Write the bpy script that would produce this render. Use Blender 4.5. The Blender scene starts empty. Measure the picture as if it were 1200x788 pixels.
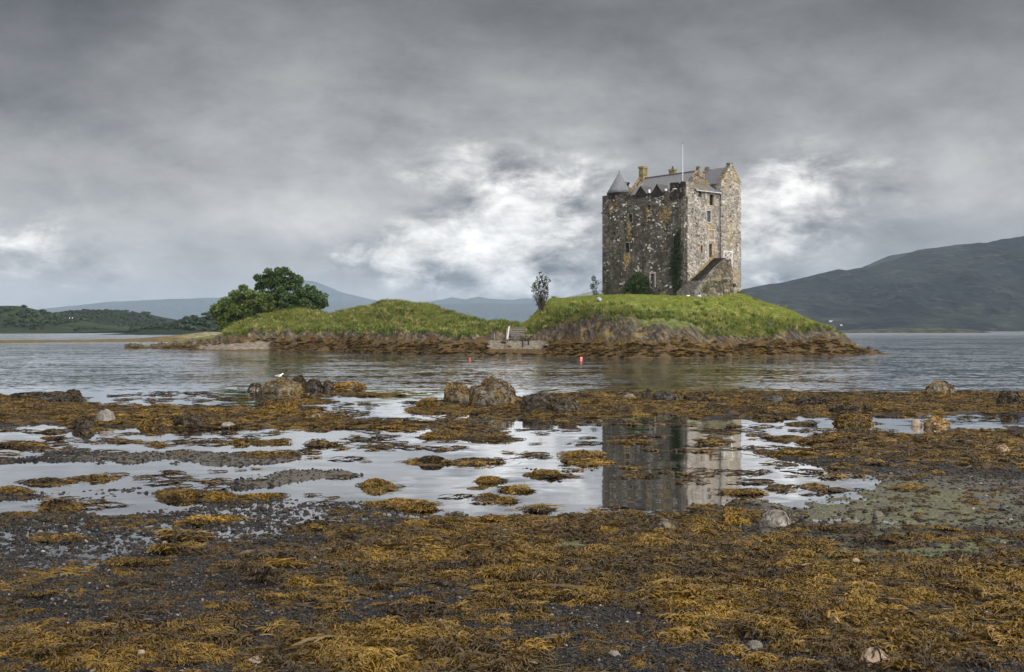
import bpy, bmesh, math, random
import numpy as np
from mathutils import Vector, Matrix, noise as mnoise

random.seed(7)
RNG = np.random.default_rng(11)
SC = bpy.context.scene
COL = SC.collection
F = 1333.0          # focal length in photo pixels (1200 wide)
HZ = 386.5          # horizon row in the photo
CH = 3.4            # camera height above the sea (m)

# ------------------------------------------------------------------ camera
cam_d = bpy.data.cameras.new('camera')
cam = bpy.data.objects.new('camera', cam_d)
COL.objects.link(cam)
cam_d.sensor_width = 36.0
cam_d.lens = F / 1200.0 * 36.0
cam_d.shift_y = -7.5 / 1200.0
cam_d.clip_start = 0.1
cam_d.clip_end = 60000.0
cam.location = (0, 0, CH)
cam.rotation_euler = (math.radians(90), 0, 0)
SC.camera = cam

# ------------------------------------------------------------------ node helper
class NB:
    """Small builder for shader node trees."""
    def __init__(self, nt):
        self.nt = nt
        nt.nodes.clear()
    def n(self, t, **kw):
        nd = self.nt.nodes.new(t)
        for k, v in kw.items():
            setattr(nd, k, v)
        return nd
    def put(self, sock, v):
        if v is None:
            return
        if isinstance(v, bpy.types.NodeSocket):
            self.nt.links.new(v, sock)
        else:
            if sock.type == 'RGBA' and not isinstance(v, (int, float)) and len(v) == 3:
                v = (*v, 1.0)
            if sock.type == 'RGBA' and isinstance(v, (int, float)):
                v = (v, v, v, 1.0)
            if sock.type == 'VECTOR' and isinstance(v, (int, float)):
                v = (v, v, v)
            sock.default_value = v
    def m(self, op, a, b=None, c=None, clamp=False):
        nd = self.n('ShaderNodeMath', operation=op, use_clamp=clamp)
        for i, v in enumerate((a, b, c)):
            self.put(nd.inputs[i], v)
        return nd.outputs[0]
    def add(self, a, b): return self.m('ADD', a, b)
    def sub(self, a, b): return self.m('SUBTRACT', a, b)
    def mul(self, a, b): return self.m('MULTIPLY', a, b)
    def div(self, a, b): return self.m('DIVIDE', a, b)
    def mx(self, a, b): return self.m('MAXIMUM', a, b)
    def mn(self, a, b): return self.m('MINIMUM', a, b)
    def sat(self, a): return self.m('ADD', a, 0.0, clamp=True)
    def vm(self, op, a, b=None, s=None):
        nd = self.n('ShaderNodeVectorMath', operation=op)
        self.put(nd.inputs[0], a)
        if b is not None: self.put(nd.inputs[1], b)
        if s is not None: self.put(nd.inputs['Scale'], s)
        return nd.outputs['Value'] if op in ('DOT_PRODUCT', 'LENGTH', 'DISTANCE') else nd.outputs[0]
    def sep(self, v):
        nd = self.n('ShaderNodeSeparateXYZ'); self.put(nd.inputs[0], v); return nd.outputs
    def comb(self, x, y, z):
        nd = self.n('ShaderNodeCombineXYZ')
        for i, v in enumerate((x, y, z)): self.put(nd.inputs[i], v)
        return nd.outputs[0]
    def noise(self, vec, scale=1.0, detail=4.0, rough=0.55, dist=0.0, lac=2.0, color=False):
        nd = self.n('ShaderNodeTexNoise')
        self.put(nd.inputs['Vector'], vec)
        for k, v in (('Scale', scale), ('Detail', detail), ('Roughness', rough), ('Distortion', dist), ('Lacunarity', lac)):
            self.put(nd.inputs[k], v)
        return nd.outputs['Color'] if color else nd.outputs['Fac']
    def voro(self, vec, scale=1.0, feature='F1', rnd=1.0):
        nd = self.n('ShaderNodeTexVoronoi', feature=feature)
        self.put(nd.inputs['Vector'], vec)
        self.put(nd.inputs['Scale'], scale)
        self.put(nd.inputs['Randomness'], rnd)
        return nd.outputs
    def ss(self, v, lo, hi, a=0.0, b=1.0):
        nd = self.n('ShaderNodeMapRange', interpolation_type='SMOOTHSTEP')
        for i, x in enumerate((v, lo, hi, a, b)): self.put(nd.inputs[i], x)
        return nd.outputs[0]
    def lin(self, v, lo, hi, a=0.0, b=1.0):
        nd = self.n('ShaderNodeMapRange', clamp=True)
        for i, x in enumerate((v, lo, hi, a, b)): self.put(nd.inputs[i], x)
        return nd.outputs[0]
    def mix(self, f, a, b, mode='MIX'):
        nd = self.n('ShaderNodeMix', data_type='RGBA', blend_type=mode)
        nd.clamp_factor = True
        self.put(nd.inputs[0], f); self.put(nd.inputs[6], a); self.put(nd.inputs[7], b)
        return nd.outputs[2]
    def ramp(self, f, stops, interp='LINEAR'):
        nd = self.n('ShaderNodeValToRGB')
        cr = nd.color_ramp; cr.interpolation = interp
        while len(cr.elements) < len(stops): cr.elements.new(0.5)
        for e, (p, c) in zip(cr.elements, stops):
            e.position = p
            e.color = (c, c, c, 1) if isinstance(c, (int, float)) else (*c, 1)
        self.put(nd.inputs[0], f)
        return nd.outputs[0]
    def attr(self, name, kind='GEOMETRY'):
        nd = self.n('ShaderNodeAttribute', attribute_name=name, attribute_type=kind)
        return nd.outputs['Fac']
    def bump(self, h, strength=0.5, dist=0.1, normal=None):
        nd = self.n('ShaderNodeBump')
        self.put(nd.inputs['Strength'], strength); self.put(nd.inputs['Distance'], dist)
        self.put(nd.inputs['Height'], h)
        if normal is not None: self.put(nd.inputs['Normal'], normal)
        return nd.outputs[0]
    def pos(self): return self.n('ShaderNodeNewGeometry').outputs['Position']
    def obj(self): return self.n('ShaderNodeTexCoord').outputs['Object']
    def rnd(self): return self.n('ShaderNodeObjectInfo').outputs['Random']
    def pbsdf(self, color, rough=0.8, normal=None, spec=0.5, **kw):
        p = self.n('ShaderNodeBsdfPrincipled')
        self.put(p.inputs['Base Color'], color); self.put(p.inputs['Roughness'], rough)
        self.put(p.inputs['Specular IOR Level'], spec)
        if normal is not None: self.put(p.inputs['Normal'], normal)
        for k, v in kw.items(): self.put(p.inputs[k.replace('_', ' ')], v)
        return p.outputs[0]
    def out(self, surf=None, vol=None):
        o = self.n('ShaderNodeOutputMaterial')
        if surf is not None: self.nt.links.new(surf, o.inputs['Surface'])
        if vol is not None: self.nt.links.new(vol, o.inputs['Volume'])

def material(name):
    m = bpy.data.materials.new(name); m.use_nodes = True
    return m, NB(m.node_tree)

# ------------------------------------------------------------------ sky
SUN_DIR = Vector((0.72, -0.55, 0.62)).normalized()
W = bpy.data.worlds.new('World'); SC.world = W; W.use_nodes = True
b = NB(W.node_tree)
d = b.vm('NORMALIZE', b.n('ShaderNodeTexCoord').outputs['Generated'])
dx, dy, dz = b.sep(d)
az = b.m('ARCTAN2', dx, dy)
el = b.m('ARCSINE', dz)
# slow warp so that no cloud edge is a clean ellipse
flow = b.comb(b.mul(az, 3.2), b.mul(el, 8.0), 0.37)
wc = b.noise(flow, 1.3, 5, 0.6, color=True)
wx, wy, wz = b.sep(wc)
azw = b.add(az, b.mul(b.sub(wx, 0.5), 0.22))
elw = b.add(el, b.mul(b.sub(wy, 0.5), 0.09))
big = b.noise(b.comb(b.mul(az, 2.6), b.mul(el, 6.0), 4.1), 1.6, 6, 0.56, 0.3)
fine = b.noise(b.comb(b.mul(az, 6.0), b.mul(el, 9.5), 8.3), 2.0, 8, 0.60, 0.25)
puff = b.noise(b.comb(b.mul(az, 9.0), b.mul(el, 15.0), 2.3), 2.4, 9, 0.58, 0.35)
def blob(px, py, rx, ry, amp, a=azw, e=elw):
    x = b.div(b.sub(a, math.atan((px - 600) / F)), rx / F)
    y = b.div(b.sub(e, math.atan((HZ - py) / F)), ry / F)
    r2 = b.add(b.mul(x, x), b.mul(y, y))
    return b.mul(b.m('EXPONENT', b.mul(r2, -1.0)), amp)
def total(items):
    acc = items[0]
    for t in items[1:]: acc = b.add(acc, t)
    return acc
base = b.ramp(b.lin(el, 0.0, 0.36), [(0.0, 0.40), (0.22, 0.385), (0.45, 0.375), (0.62, 0.285), (0.8, 0.175), (1.0, 0.145)])
tone = total([
    blob(430, 190, 230, 90, 0.07), blob(650, 150, 260, 60, 0.04), blob(1130, 245, 110, 45, 0.10),
    blob(180, 215, 190, 60, -0.02), blob(330, 230, 190, 60, 0.06), blob(60, 120, 260, 60, -0.07), blob(640, 35, 200, 45, -0.05),
    blob(980, 150, 260, 50, -0.08), blob(190, 330, 160, 40, -0.03), blob(800, 150, 160, 35, -0.03),
    blob(1075, 268, 150, 24, -0.19), blob(1180, 190, 120, 40, 0.05), blob(60, 20, 240, 60, -0.05), blob(1150, 20, 240, 60, -0.075), blob(30, 60, 160, 120, -0.05), blob(1190, 110, 130, 60, -0.06), blob(545, 330, 30, 8, -0.22), blob(662, 316, 16, 9, -0.25), blob(700, 200, 70, 24, 0.08), blob(330, 260, 120, 30, 0.05), blob(640, 330, 55, 22, -0.08), blob(420, 265, 120, 40, 0.03)])
breaks = total([
    blob(620, 265, 140, 62, 0.16), blob(820, 290, 60, 50, 0.3), blob(700, 215, 60, 26, 0.3),
    blob(640, 225, 95, 55, 0.75), blob(560, 300, 120, 40, 0.9), blob(450, 318, 50, 22, 1.0), blob(560, 180, 110, 30, 0.45),
    blob(690, 275, 70, 60, 0.6), blob(930, 235, 62, 52, 0.8), blob(900, 285, 50, 26, 0.8), blob(60, 300, 70, 28, 0.85),
    blob(885, 330, 85, 9, 0.9), blob(1000, 225, 60, 30, 0.35), blob(630, 358, 130, 10, 0.55), blob(20, 335, 60, 14, 0.3)])
streak = b.noise(b.comb(b.mul(az, 7.0), b.mul(el, 26.0), 5.7), 2.2, 8, 0.6, 0.5)
det = b.add(b.mul(b.sub(puff, 0.5), 2.2), b.mul(b.sub(streak, 0.5), 2.0))
lit = b.mul(b.ss(b.add(breaks, det), 0.28, 1.5), b.ss(breaks, 0.08, 0.5))
streak = b.noise(b.comb(b.mul(az, 7.0), b.mul(el, 15.0), 5.7), 2.2, 9, 0.60, 0.2)
det = b.add(b.mul(b.sub(puff, 0.5), 2.6), b.mul(b.sub(streak, 0.5), 1.8))
lit = b.mul(b.ss(b.add(breaks, det), 0.25, 1.55), b.ss(breaks, 0.06, 0.5))
tex = total([b.mul(b.sub(big, 0.5), 1.35), b.mul(b.sub(fine, 0.5), 0.95), b.mul(b.sub(streak, 0.5), 0.55)])
L = b.mul(b.add(base, tone), b.add(1.0, tex))
L = b.add(L, b.mul(lit, 0.46))
L = b.add(L, b.mul(b.mul(b.mn(breaks, 1.0), b.add(b.sub(puff, 0.47), b.sub(streak, 0.47))), 1.25))
# unseen sky behind the camera: brightness added to light castle and grass
back = b.ss(b.vm('DOT_PRODUCT', d, (0.46, -0.78, 0.42)), -0.10, 0.95)
L = b.add(b.mx(L, 0.05), b.mul(back, 3.3))
L = b.add(L, b.mul(b.ss(el, 0.31, 0.60), 0.75))  # extra brightness added above the frame, lifting sea reflections and level ground
L = b.mul(L, b.ss(dz, -0.12, 0.0, 0.25, 1.0))
tint = b.mix(b.ss(L, 0.15, 0.9), (1.0, 0.995, 1.0), (1.02, 1.0, 0.965))
cloud = b.vm('SCALE', tint, s=b.mul(L, 10.0))
sky = b.n('ShaderNodeTexSky', sky_type='NISHITA')
sky.sun_disc = False
sky.sun_elevation = math.asin(SUN_DIR.z)
sky.sun_rotation = math.atan2(SUN_DIR.x, SUN_DIR.y)
sky.air_density = 1.0; sky.dust_density = 2.0
col = b.mix(0.97, sky.outputs[0], cloud)
bg = b.n('ShaderNodeBackground'); b.put(bg.inputs['Color'], col); b.put(bg.inputs['Strength'], 0.1)
wo = b.n('ShaderNodeOutputWorld'); b.nt.links.new(bg.outputs[0], wo.inputs['Surface'])
W.cycles.sampling_method = 'MANUAL'; W.cycles.sample_map_resolution = 1024

# ------------------------------------------------------------------ sun behind the cloud
sd = bpy.data.lights.new('sun', 'SUN')
sd.energy = 1.5; sd.angle = math.radians(14); sd.color = (1.0, 0.955, 0.88)
sun = bpy.data.objects.new('sun', sd); COL.objects.link(sun)
sun.rotation_euler = SUN_DIR.to_track_quat('Z', 'Y').to_euler()
sun.location = (60, -60, 80)

# ------------------------------------------------------------------ exposure
SC.view_settings.view_transform = 'Standard'
SC.view_settings.look = 'None'
SC.view_settings.exposure = 0.0
SC.view_settings.gamma = 1.0
SC.view_settings.use_curve_mapping = False
SC.render.engine = 'CYCLES'
SC.cycles.use_denoising = True
SC.cycles.max_bounces = 6
SC.cycles.diffuse_bounces = 2
SC.cycles.glossy_bounces = 3
SC.cycles.transparent_max_bounces = 8
SC.cycles.volume_bounces = 0
SC.cycles.caustics_reflective = False
SC.cycles.caustics_refractive = False

# ------------------------------------------------------------------ object helpers
def tag(o, label=None, cat=None, group=None, kind=None):
    if label: o['label'] = label
    if cat: o['category'] = cat
    if group: o['group'] = group
    if kind: o['kind'] = kind
    return o

def empty(name, loc=(0, 0, 0), rz=0.0):
    o = bpy.data.objects.new(name, None); COL.objects.link(o)
    o.location = loc; o.rotation_euler = (0, 0, rz)
    o.empty_display_size = 0.3
    return o

def link_mesh(name, me, mat, parent=None, smooth=False):
    if mat is not None and not me.materials: me.materials.append(mat)
    if smooth:
        me.polygons.foreach_set('use_smooth', [True] * len(me.polygons))
    o = bpy.data.objects.new(name, me); COL.objects.link(o)
    if parent is not None: o.parent = parent
    return o

def np_mesh(name, verts, quads, tris=None):
    """Mesh from numpy arrays (n,3), (m,4) and (k,3)."""
    me = bpy.data.meshes.new(name)
    verts = np.asarray(verts, np.float32).reshape(-1, 3)
    loops = []; starts = []; tot = []
    nq = 0 if quads is None else len(quads)
    nt = 0 if tris is None else len(tris)
    me.vertices.add(len(verts)); me.vertices.foreach_set('co', verts.ravel())
    parts = []
    if nq: parts.append(np.asarray(quads, np.int32).ravel())
    if nt: parts.append(np.asarray(tris, np.int32).ravel())
    lv = np.concatenate(parts)
    me.loops.add(len(lv)); me.loops.foreach_set('vertex_index', lv)
    ls = np.concatenate([np.arange(nq) * 4, nq * 4 + np.arange(nt) * 3]).astype(np.int32)
    me.polygons.add(nq + nt); me.polygons.foreach_set('loop_start', ls)
    me.update(calc_edges=True); me.validate()
    return me

def add_attr(me, name, arr):
    a = me.attributes.new(name, 'FLOAT', 'POINT')
    a.data.foreach_set('value', np.asarray(arr, np.float32).ravel())

def grid_mesh(name, X, Y, Z):
    r, c = X.shape
    v = np.stack([X, Y, Z], -1).reshape(-1, 3)
    i = np.arange(r * c).reshape(r, c)
    q = np.stack([i[:-1, :-1], i[:-1, 1:], i[1:, 1:], i[1:, :-1]], -1).reshape(-1, 4)
    return np_mesh(name, v, q)

class MB:
    """Collects shapes; build() links them as ONE mesh object."""
    def __init__(self): self.v = []; self.f = []
    def poly(self, pts):
        i = len(self.v); self.v += [tuple(p) for p in pts]; self.f.append(tuple(range(i, i + len(pts)))); return self
    def box(self, x0, x1, y0, y1, z0, z1):
        i = len(self.v)
        self.v += [(x0, y0, z0), (x1, y0, z0), (x1, y1, z0), (x0, y1, z0), (x0, y0, z1), (x1, y0, z1), (x1, y1, z1), (x0, y1, z1)]
        for f in ((0, 3, 2, 1), (4, 5, 6, 7), (0, 1, 5, 4), (1, 2, 6, 5), (2, 3, 7, 6), (3, 0, 4, 7)):
            self.f.append(tuple(i + k for k in f))
        return self
    def prism(self, pts, dvec):
        """closed polygon pts extruded by dvec"""
        n = len(pts); i = len(self.v); dv = Vector(dvec)
        self.v += [tuple(p) for p in pts] + [tuple(Vector(p) + dv) for p in pts]
        self.f.append(tuple(i + k for k in range(n - 1, -1, -1))); self.f.append(tuple(i + n + k for k in range(n)))
        for k in range(n):
            j = (k + 1) % n
            self.f.append((i + k, i + j, i + n + j, i + n + k))
        return self
    def tube(self, pts, radii, n=8, cap=True):
        pts = [Vector(p) for p in pts]; i0 = len(self.v)
        for k, p in enumerate(pts):
            t = (pts[min(k + 1, len(pts) - 1)] - pts[max(k - 1, 0)])
            if t.length < 1e-6: t = Vector((0, 0, 1))
            t.normalize()
            a = Vector((1, 0, 0)) if abs(t.x) < 0.8 else Vector((0, 1, 0))
            u = t.cross(a).normalized(); w = t.cross(u)
            for j in range(n):
                an = 2 * math.pi * j / n
                self.v.append(tuple(p + (u * math.cos(an) + w * math.sin(an)) * radii[k]))
        for k in range(len(pts) - 1):
            for j in range(n):
                a0 = i0 + k * n + j; a1 = i0 + k * n + (j + 1) % n
                self.f.append((a0, a1, a1 + n, a0 + n))
        if cap:
            self.f.append(tuple(i0 + j for j in range(n - 1, -1, -1)))
            e = i0 + (len(pts) - 1) * n
            self.f.append(tuple(e + j for j in range(n)))
        return self
    def build(self, name, mat, parent=None, smooth=False, jitter=0.0):
        me = bpy.data.meshes.new(name)
        v = self.v
        if jitter:
            v = [tuple(Vector(p) + mnoise.noise_vector(Vector(p) * 1.7) * jitter) for p in v]
        me.from_pydata(v, [], self.f)
        bm = bmesh.new(); bm.from_mesh(me)
        bmesh.ops.recalc_face_normals(bm, faces=bm.faces)
        bm.to_mesh(me); bm.free()
        return link_mesh(name, me, mat, parent, smooth)

# numpy noise --------------------------------------------------------
def _h(ix, iy, s):
    n = (ix.astype(np.int64) * 374761393 + iy.astype(np.int64) * 668265263 + s * 1442695041) & 0xffffffff
    n = ((n ^ (n >> 13)) * 1274126177) & 0xffffffff
    n = (n ^ (n >> 16)) & 0xffffffff
    return n.astype(np.float64) / 0xffffffff
def vnoise(x, y, s=0):
    x = np.asarray(x, float); y = np.asarray(y, float)
    ix = np.floor(x); iy = np.floor(y); fx = x - ix; fy = y - iy
    fx = fx * fx * fx * (fx * (fx * 6 - 15) + 10); fy = fy * fy * fy * (fy * (fy * 6 - 15) + 10)
    a = _h(ix, iy, s); b_ = _h(ix + 1, iy, s); c = _h(ix, iy + 1, s); d_ = _h(ix + 1, iy + 1, s)
    return (a * (1 - fx) + b_ * fx) * (1 - fy) + (c * (1 - fx) + d_ * fx) * fy - 0.5
def fbm(x, y, s=0, o=4, g=0.5):
    t = 0; amp = 1.0; n = 0
    for k in range(o):
        t = t + amp * vnoise(x, y, s + k * 17); n += amp
        x = x * 2.03 + 5.3; y = y * 2.03 + 1.7; amp *= g
    return t / n * 2.0        # about -1..1
def sstep(x, a, b_):
    t = np.clip((x - a) / (b_ - a), 0, 1); return t * t * (3 - 2 * t)

def at(px, py, Y):
    """world point seen at photo pixel (px, py) at depth Y"""
    return Vector(((px - 600) / F * Y, Y, CH - (py - HZ) / F * Y))
def depth_on(py, z=0.0): return (CH - z) * F / (py - HZ)


# ================================================================== WATER
def water_material():
    m, b = material('water')
    P = b.pos(); x, y, z = b.sep(P)
    open_sea = b.ss(y, 56.0, 74.0)
    # ripple slopes: short chop, longer wind lanes, and a nearly still surface in the pools
    def slopes(sx, sy, off, det):
        c = b.sep(b.noise(b.comb(b.mul(x, sx), b.mul(y, sy), off), 1.0, det, 0.6, 0.4, color=True))
        return b.sub(c[0], 0.5), b.sub(c[1], 0.5)
    ax, ay = slopes(1.6, 1.9, 0.0, 3); bx_, by_ = slopes(0.16, 0.42, 3.0, 4); cx_, cy_ = slopes(0.7, 1.4, 9.0, 2)
    gust = b.ss(b.noise(b.comb(b.mul(x, 0.010), b.mul(y, 0.045), 7.0), 1.0, 4, 0.55, 0.5), 0.36, 0.64, 0.35, 1.25)
    amp = b.mul(open_sea, gust)
    nx = b.add(b.mul(b.add(b.mul(ax, 0.45), b.mul(bx_, 0.35)), amp), b.mul(cx_, 0.022))
    ny = b.add(b.mul(b.add(b.mul(ay, 0.62), b.mul(by_, 0.50)), amp), b.mul(cy_, 0.045))
    nrm = b.vm('NORMALIZE', b.comb(nx, ny, 1.0))
    fr = b.n('ShaderNodeFresnel'); b.put(fr.inputs['IOR'], 1.33); b.put(fr.inputs['Normal'], nrm)
    gl = b.n('ShaderNodeBsdfGlossy'); b.put(gl.inputs['Color'], (0.97, 0.98, 1.0)); b.put(gl.inputs['Normal'], nrm)
    b.put(gl.inputs['Roughness'], b.lin(y, 55.0, 900.0, 0.035, 0.16))
    deep = b.n('ShaderNodeBsdfDiffuse'); b.put(deep.inputs['Color'], (0.030, 0.040, 0.045))
    tr = b.n('ShaderNodeBsdfTransparent'); b.put(tr.inputs['Color'], (0.82, 0.84, 0.78))
    body = b.n('ShaderNodeMixShader'); b.put(body.inputs[0], b.ss(y, 60.0, 110.0))
    b.nt.links.new(tr.outputs[0], body.inputs[1]); b.nt.links.new(deep.outputs[0], body.inputs[2])
    mixs = b.n('ShaderNodeMixShader')
    b.put(mixs.inputs[0], b.m('POWER', fr.outputs[0], b.lin(y, 50.0, 80.0, 0.27, 0.40)))
    b.nt.links.new(body.outputs[0], mixs.inputs[1]); b.nt.links.new(gl.outputs[0], mixs.inputs[2])
    b.out(mixs.outputs[0])
    return m
MB().poly([(-14500, -60, 0), (14500, -60, 0), (14500, 17500, 0), (-14500, 17500, 0)]).build('water', water_material())['kind'] = 'structure'

# ================================================================== FAR HILLS
def hill_material(name, low, high, rock):
    m, b = material(name)
    P = b.pos(); x, y, z = b.sep(P)
    n1 = b.noise(b.comb(x, b.mul(y, .5), b.mul(z, 1.6)), 0.0045, 9, 0.66, 0.8)
    n2 = b.noise(b.comb(b.mul(x, 1.0), y, b.mul(z, 3.0)), 0.022, 6, 0.6, 0.3)
    c = b.mix(b.ss(n1, 0.42, 0.58), low, high)
    c = b.mix(b.mul(b.ss(n2, 0.54, 0.68), 0.75), c, rock)
    c = b.mix(b.mul(b.ss(n2, 0.50, 0.30), 0.6), c, tuple(v * 0.5 for v in low))
    b.out(b.pbsdf(c, 0.95, b.bump(b.add(n1, b.mul(n2, .3)), 1.0, 60.0), spec=0.1))
    return m
H_GREEN = hill_material('moor_green', (0.012, 0.020, 0.009), (0.030, 0.040, 0.014), (0.045, 0.043, 0.030))
H_WOOD = hill_material('wooded_slope', (0.012, 0.020, 0.012), (0.022, 0.033, 0.017), (0.05, 0.05, 0.042))
H_MOOR = hill_material('mountain_moor', (0.003, 0.006, 0.008), (0.014, 0.019, 0.015), (0.045, 0.042, 0.038))

HILL_GRIDS = {}
def hill(name, crest, D, mat, foot=0.72, seed=1, rough=0.10, cols=260, rows=46, ridges=1.0):
    """ridge whose crest passes through the photo points at depth D, falling to the water on both sides"""
    pxs = np.linspace(crest[0][0], crest[-1][0], cols)
    cy = np.interp(pxs, [c[0] for c in crest], [c[1] for c in crest])
    Hc = CH + (HZ - cy) / F * D
    t = np.concatenate([np.linspace(0, 1, rows), np.linspace(1, 0, rows // 2)[1:]])
    back = np.concatenate([np.zeros(rows), np.ones(rows // 2 - 1)])
    Yr = np.where(back == 0, D * (foot + (1 - foot) * t), D * (1 + (1 - t) * 0.25))
    X = np.outer(np.ones_like(Yr), (pxs - 600) / F) * D
    Y = np.outer(Yr, np.ones_like(pxs))
    Y = Y + fbm(X / D * 9, X * 0, seed + 90, 3)[...] * D * (1 - foot) * 0.22 * (1 - np.outer(t, np.ones_like(pxs)))
    T = np.outer(t, np.ones_like(pxs))
    n = fbm(X / D * 26 + seed, Y / D * 13, seed, 5)
    rg = 1 - np.abs(fbm(X / D * 17, Y / D * 5 + seed, seed + 5, 4))
    shape = T ** 0.85 * (0.78 + 0.22 * T)
    Z = np.outer(np.ones_like(Yr), Hc) * (shape + (rough * n + 0.16 * ridges * (rg - 0.75)) * T * (1 - T) * 2.2)
    Z = Z + np.outer(np.ones_like(Yr), Hc) * 0.05 * ridges * fbm(X / D * 60, Y / D * 24, seed + 7, 4) * T * (1 - T) * 3
    Z = Z + np.outer(np.ones_like(Yr), Hc) * 0.012 * fbm(X / D * 120, Y / D * 60, seed + 3, 3) * T
    Z = Z - (T == 0) * 6.0
    HILL_GRIDS[seed] = (X, Y, Z, rows)
    me = grid_mesh(name, X, Y, Z)
    o = link_mesh(name, me, mat, None, True)
    o['kind'] = 'structure'
    return o
hill('mountain', [(700, 386), (760, 372), (810, 356), (868, 339.5), (880, 337), (917, 331), (953, 323), (982, 315.5), (992, 317), (1019, 312), (1045, 306), (1058, 301), (1075, 293.5), (1095, 291), (1129, 286.5), (1157, 284), (1200, 277), (1290, 268), (1400, 262), (1520, 290), (1640, 350), (1720, 386)],
     3500, H_MOOR, 0.66, 3, 0.20, 420, 80, 2.2)
hill('mountain', [(860, 384), (960, 335), (1010, 314), (1041, 300.5), (1064, 296), (1110, 290), (1200, 300), (1300, 340), (1360, 380)], 5000, H_MOOR, 0.8, 8)
hill('hills', [(420, 386), (450, 372), (490, 357), (508, 353), (530, 348.5), (545, 351), (562, 348), (575, 350.5), (600, 351.5), (618, 349.5), (640, 352), (660, 349), (685, 344), (705, 340), (740, 345), (800, 360), (880, 386)], 16500, H_MOOR, 0.8, 12)
hill('hills', [(440, 386), (480, 364), (510, 357), (560, 355.5), (610, 356.5), (660, 354), (700, 357), (760, 366), (860, 386)], 13500, H_MOOR, 0.8, 15)
hill('mountain', [(120, 386), (220, 366), (280, 350), (320, 336), (352, 328.5), (368, 330), (384, 336), (402, 343), (425, 349), (450, 354), (480, 362), (520, 386)], 16900, H_MOOR, 0.88, 18)
hill('hills', [(-160, 386), (0, 366), (60, 361), (130, 354), (190, 351), (260, 349), (330, 349), (400, 354), (460, 366), (520, 386)], 14800, H_MOOR, 0.88, 21)
hill('hill', [(-260, 388), (-150, 372), (-60, 362), (0, 358.6), (22, 358.8), (38, 362), (52, 367), (75, 373), (95, 378), (130, 384), (160, 388)], 1250, H_GREEN, 0.80, 25, 0.10, 200, 40, 0.5)
hill('hill', [(20, 388), (55, 374), (70, 367.5), (84, 365.5), (105, 364.2), (135, 364.8), (160, 367), (175, 368.5), (181, 374), (200, 377.5), (222, 380), (250, 382), (280, 388)], 1650, H_WOOD, 0.82, 31, 0.16, 200, 40)
hill('hill', [(196, 388), (216, 381), (226, 376), (238, 371), (252, 369), (270, 369.5), (300, 376), (340, 388)], 900, H_WOOD, 0.84, 37, 0.16, 120, 34)

# low skerry off the right-hand point
def skerry():
    m, b = material('skerry_rock')
    c = b.mix(b.ss(b.noise(b.pos(), 0.12, 5), 0.4, 0.62), (0.012, 0.012, 0.011), (0.05, 0.05, 0.035))
    b.out(b.pbsdf(c, 0.9, spec=0.2))
    D = 1150.0
    pxs = np.linspace(978, 1150, 120)
    top = np.interp(pxs, [978, 1000, 1040, 1060, 1098, 1130, 1150], [387.9, 385.6, 385.4, 384.2, 383.6, 385.6, 387.9])
    Hc = CH + (HZ - top) / F * D
    t = np.concatenate([np.linspace(-0.15, 1, 12), np.linspace(1, -0.15, 10)[1:]])
    off = np.concatenate([np.linspace(-34, 0, 12), np.linspace(0, 40, 10)[1:]])
    X = np.outer(np.ones_like(t), (pxs - 600) / F * D); Y = D + np.outer(off, np.ones_like(pxs)) + fbm(X / 30, X * 0, 3) * 8
    Z = np.outer(np.sign(t) * np.abs(t) ** 0.6, Hc) + fbm(X / 12, Y / 9, 5) * 0.5 - 0.4
    o = link_mesh('skerry', grid_mesh('skerry', X, Y, Z), m, None, True)
    o['kind'] = 'structure'
skerry()

# long low spit of shingle and weed on the left
def spit(px0, px1, rows_y, top, seed, name):
    m, b = material('spit_shingle')
    P = b.pos(); x, y, z = b.sep(P)
    n = b.noise(P, 0.5, 6, 0.65)
    c = b.mix(b.ss(n, 0.38, 0.62), (0.03, 0.022, 0.010), (0.13, 0.085, 0.025))
    c = b.mix(b.mul(b.ss(z, 0.7, 1.2), b.ss(x, -110, -80)), c, b.mix(b.ss(n, 0.4, 0.6), (0.05, 0.075, 0.018), (0.26, 0.22, 0.16)))
    b.out(b.pbsdf(c, 0.85, spec=0.2))
    pxs = np.linspace(px0, px1, 300)
    yw = np.interp(pxs, [r[0] for r in rows_y], [r[1] for r in rows_y])
    yt = np.interp(pxs, [r[0] for r in rows_y], [r[2] for r in rows_y])
    Y0 = CH * F / (yw - HZ)
    t = np.array([-0.3, 0, 0.35, 0.7, 1.0, 1.2, 1.5, 1.9]); zt = np.array([-0.8, 0, 0.55, 0.85, 1.0, 0.8, 0.0, -0.9])
    Yc = Y0 + 30
    Hc = CH - (yt - HZ) / F * Yc
    X = np.outer(np.ones(8), (pxs - 600) / F) * (Y0 + np.outer(t * 30, np.ones(300))); Y = Y0 + np.outer(t * 30, np.ones(300))
    Z = np.outer(zt, np.ones(300)) * np.maximum(Hc, 0.05) + fbm(X / 5, Y / 5, seed) * 0.18
    o = link_mesh(name, grid_mesh(name, X, Y, Z), m, None, True); o['kind'] = 'structure'
spit(-120, 300, [(-120, 403, 399.5), (0, 402.6, 399), (80, 401.6, 398.6), (150, 401, 397.4), (200, 400.6, 394), (240, 400.5, 389), (300, 400.5, 390)], 1, 44, 'spit')

# ================================================================== HAZE
def haze():
    m, b = material('haze')
    v = b.n('ShaderNodeVolumePrincipled')
    b.put(v.inputs['Color'], (0.50, 0.63, 0.80)); b.put(v.inputs['Density'], 0.000042); b.put(v.inputs['Anisotropy'], 0.0)
    b.out(None, v.outputs[0])
    o = MB().box(-14900, 14900, -300, 17900, -4.0, 620.0).build('haze', m)
    o['kind'] = 'stuff'
haze()

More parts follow.
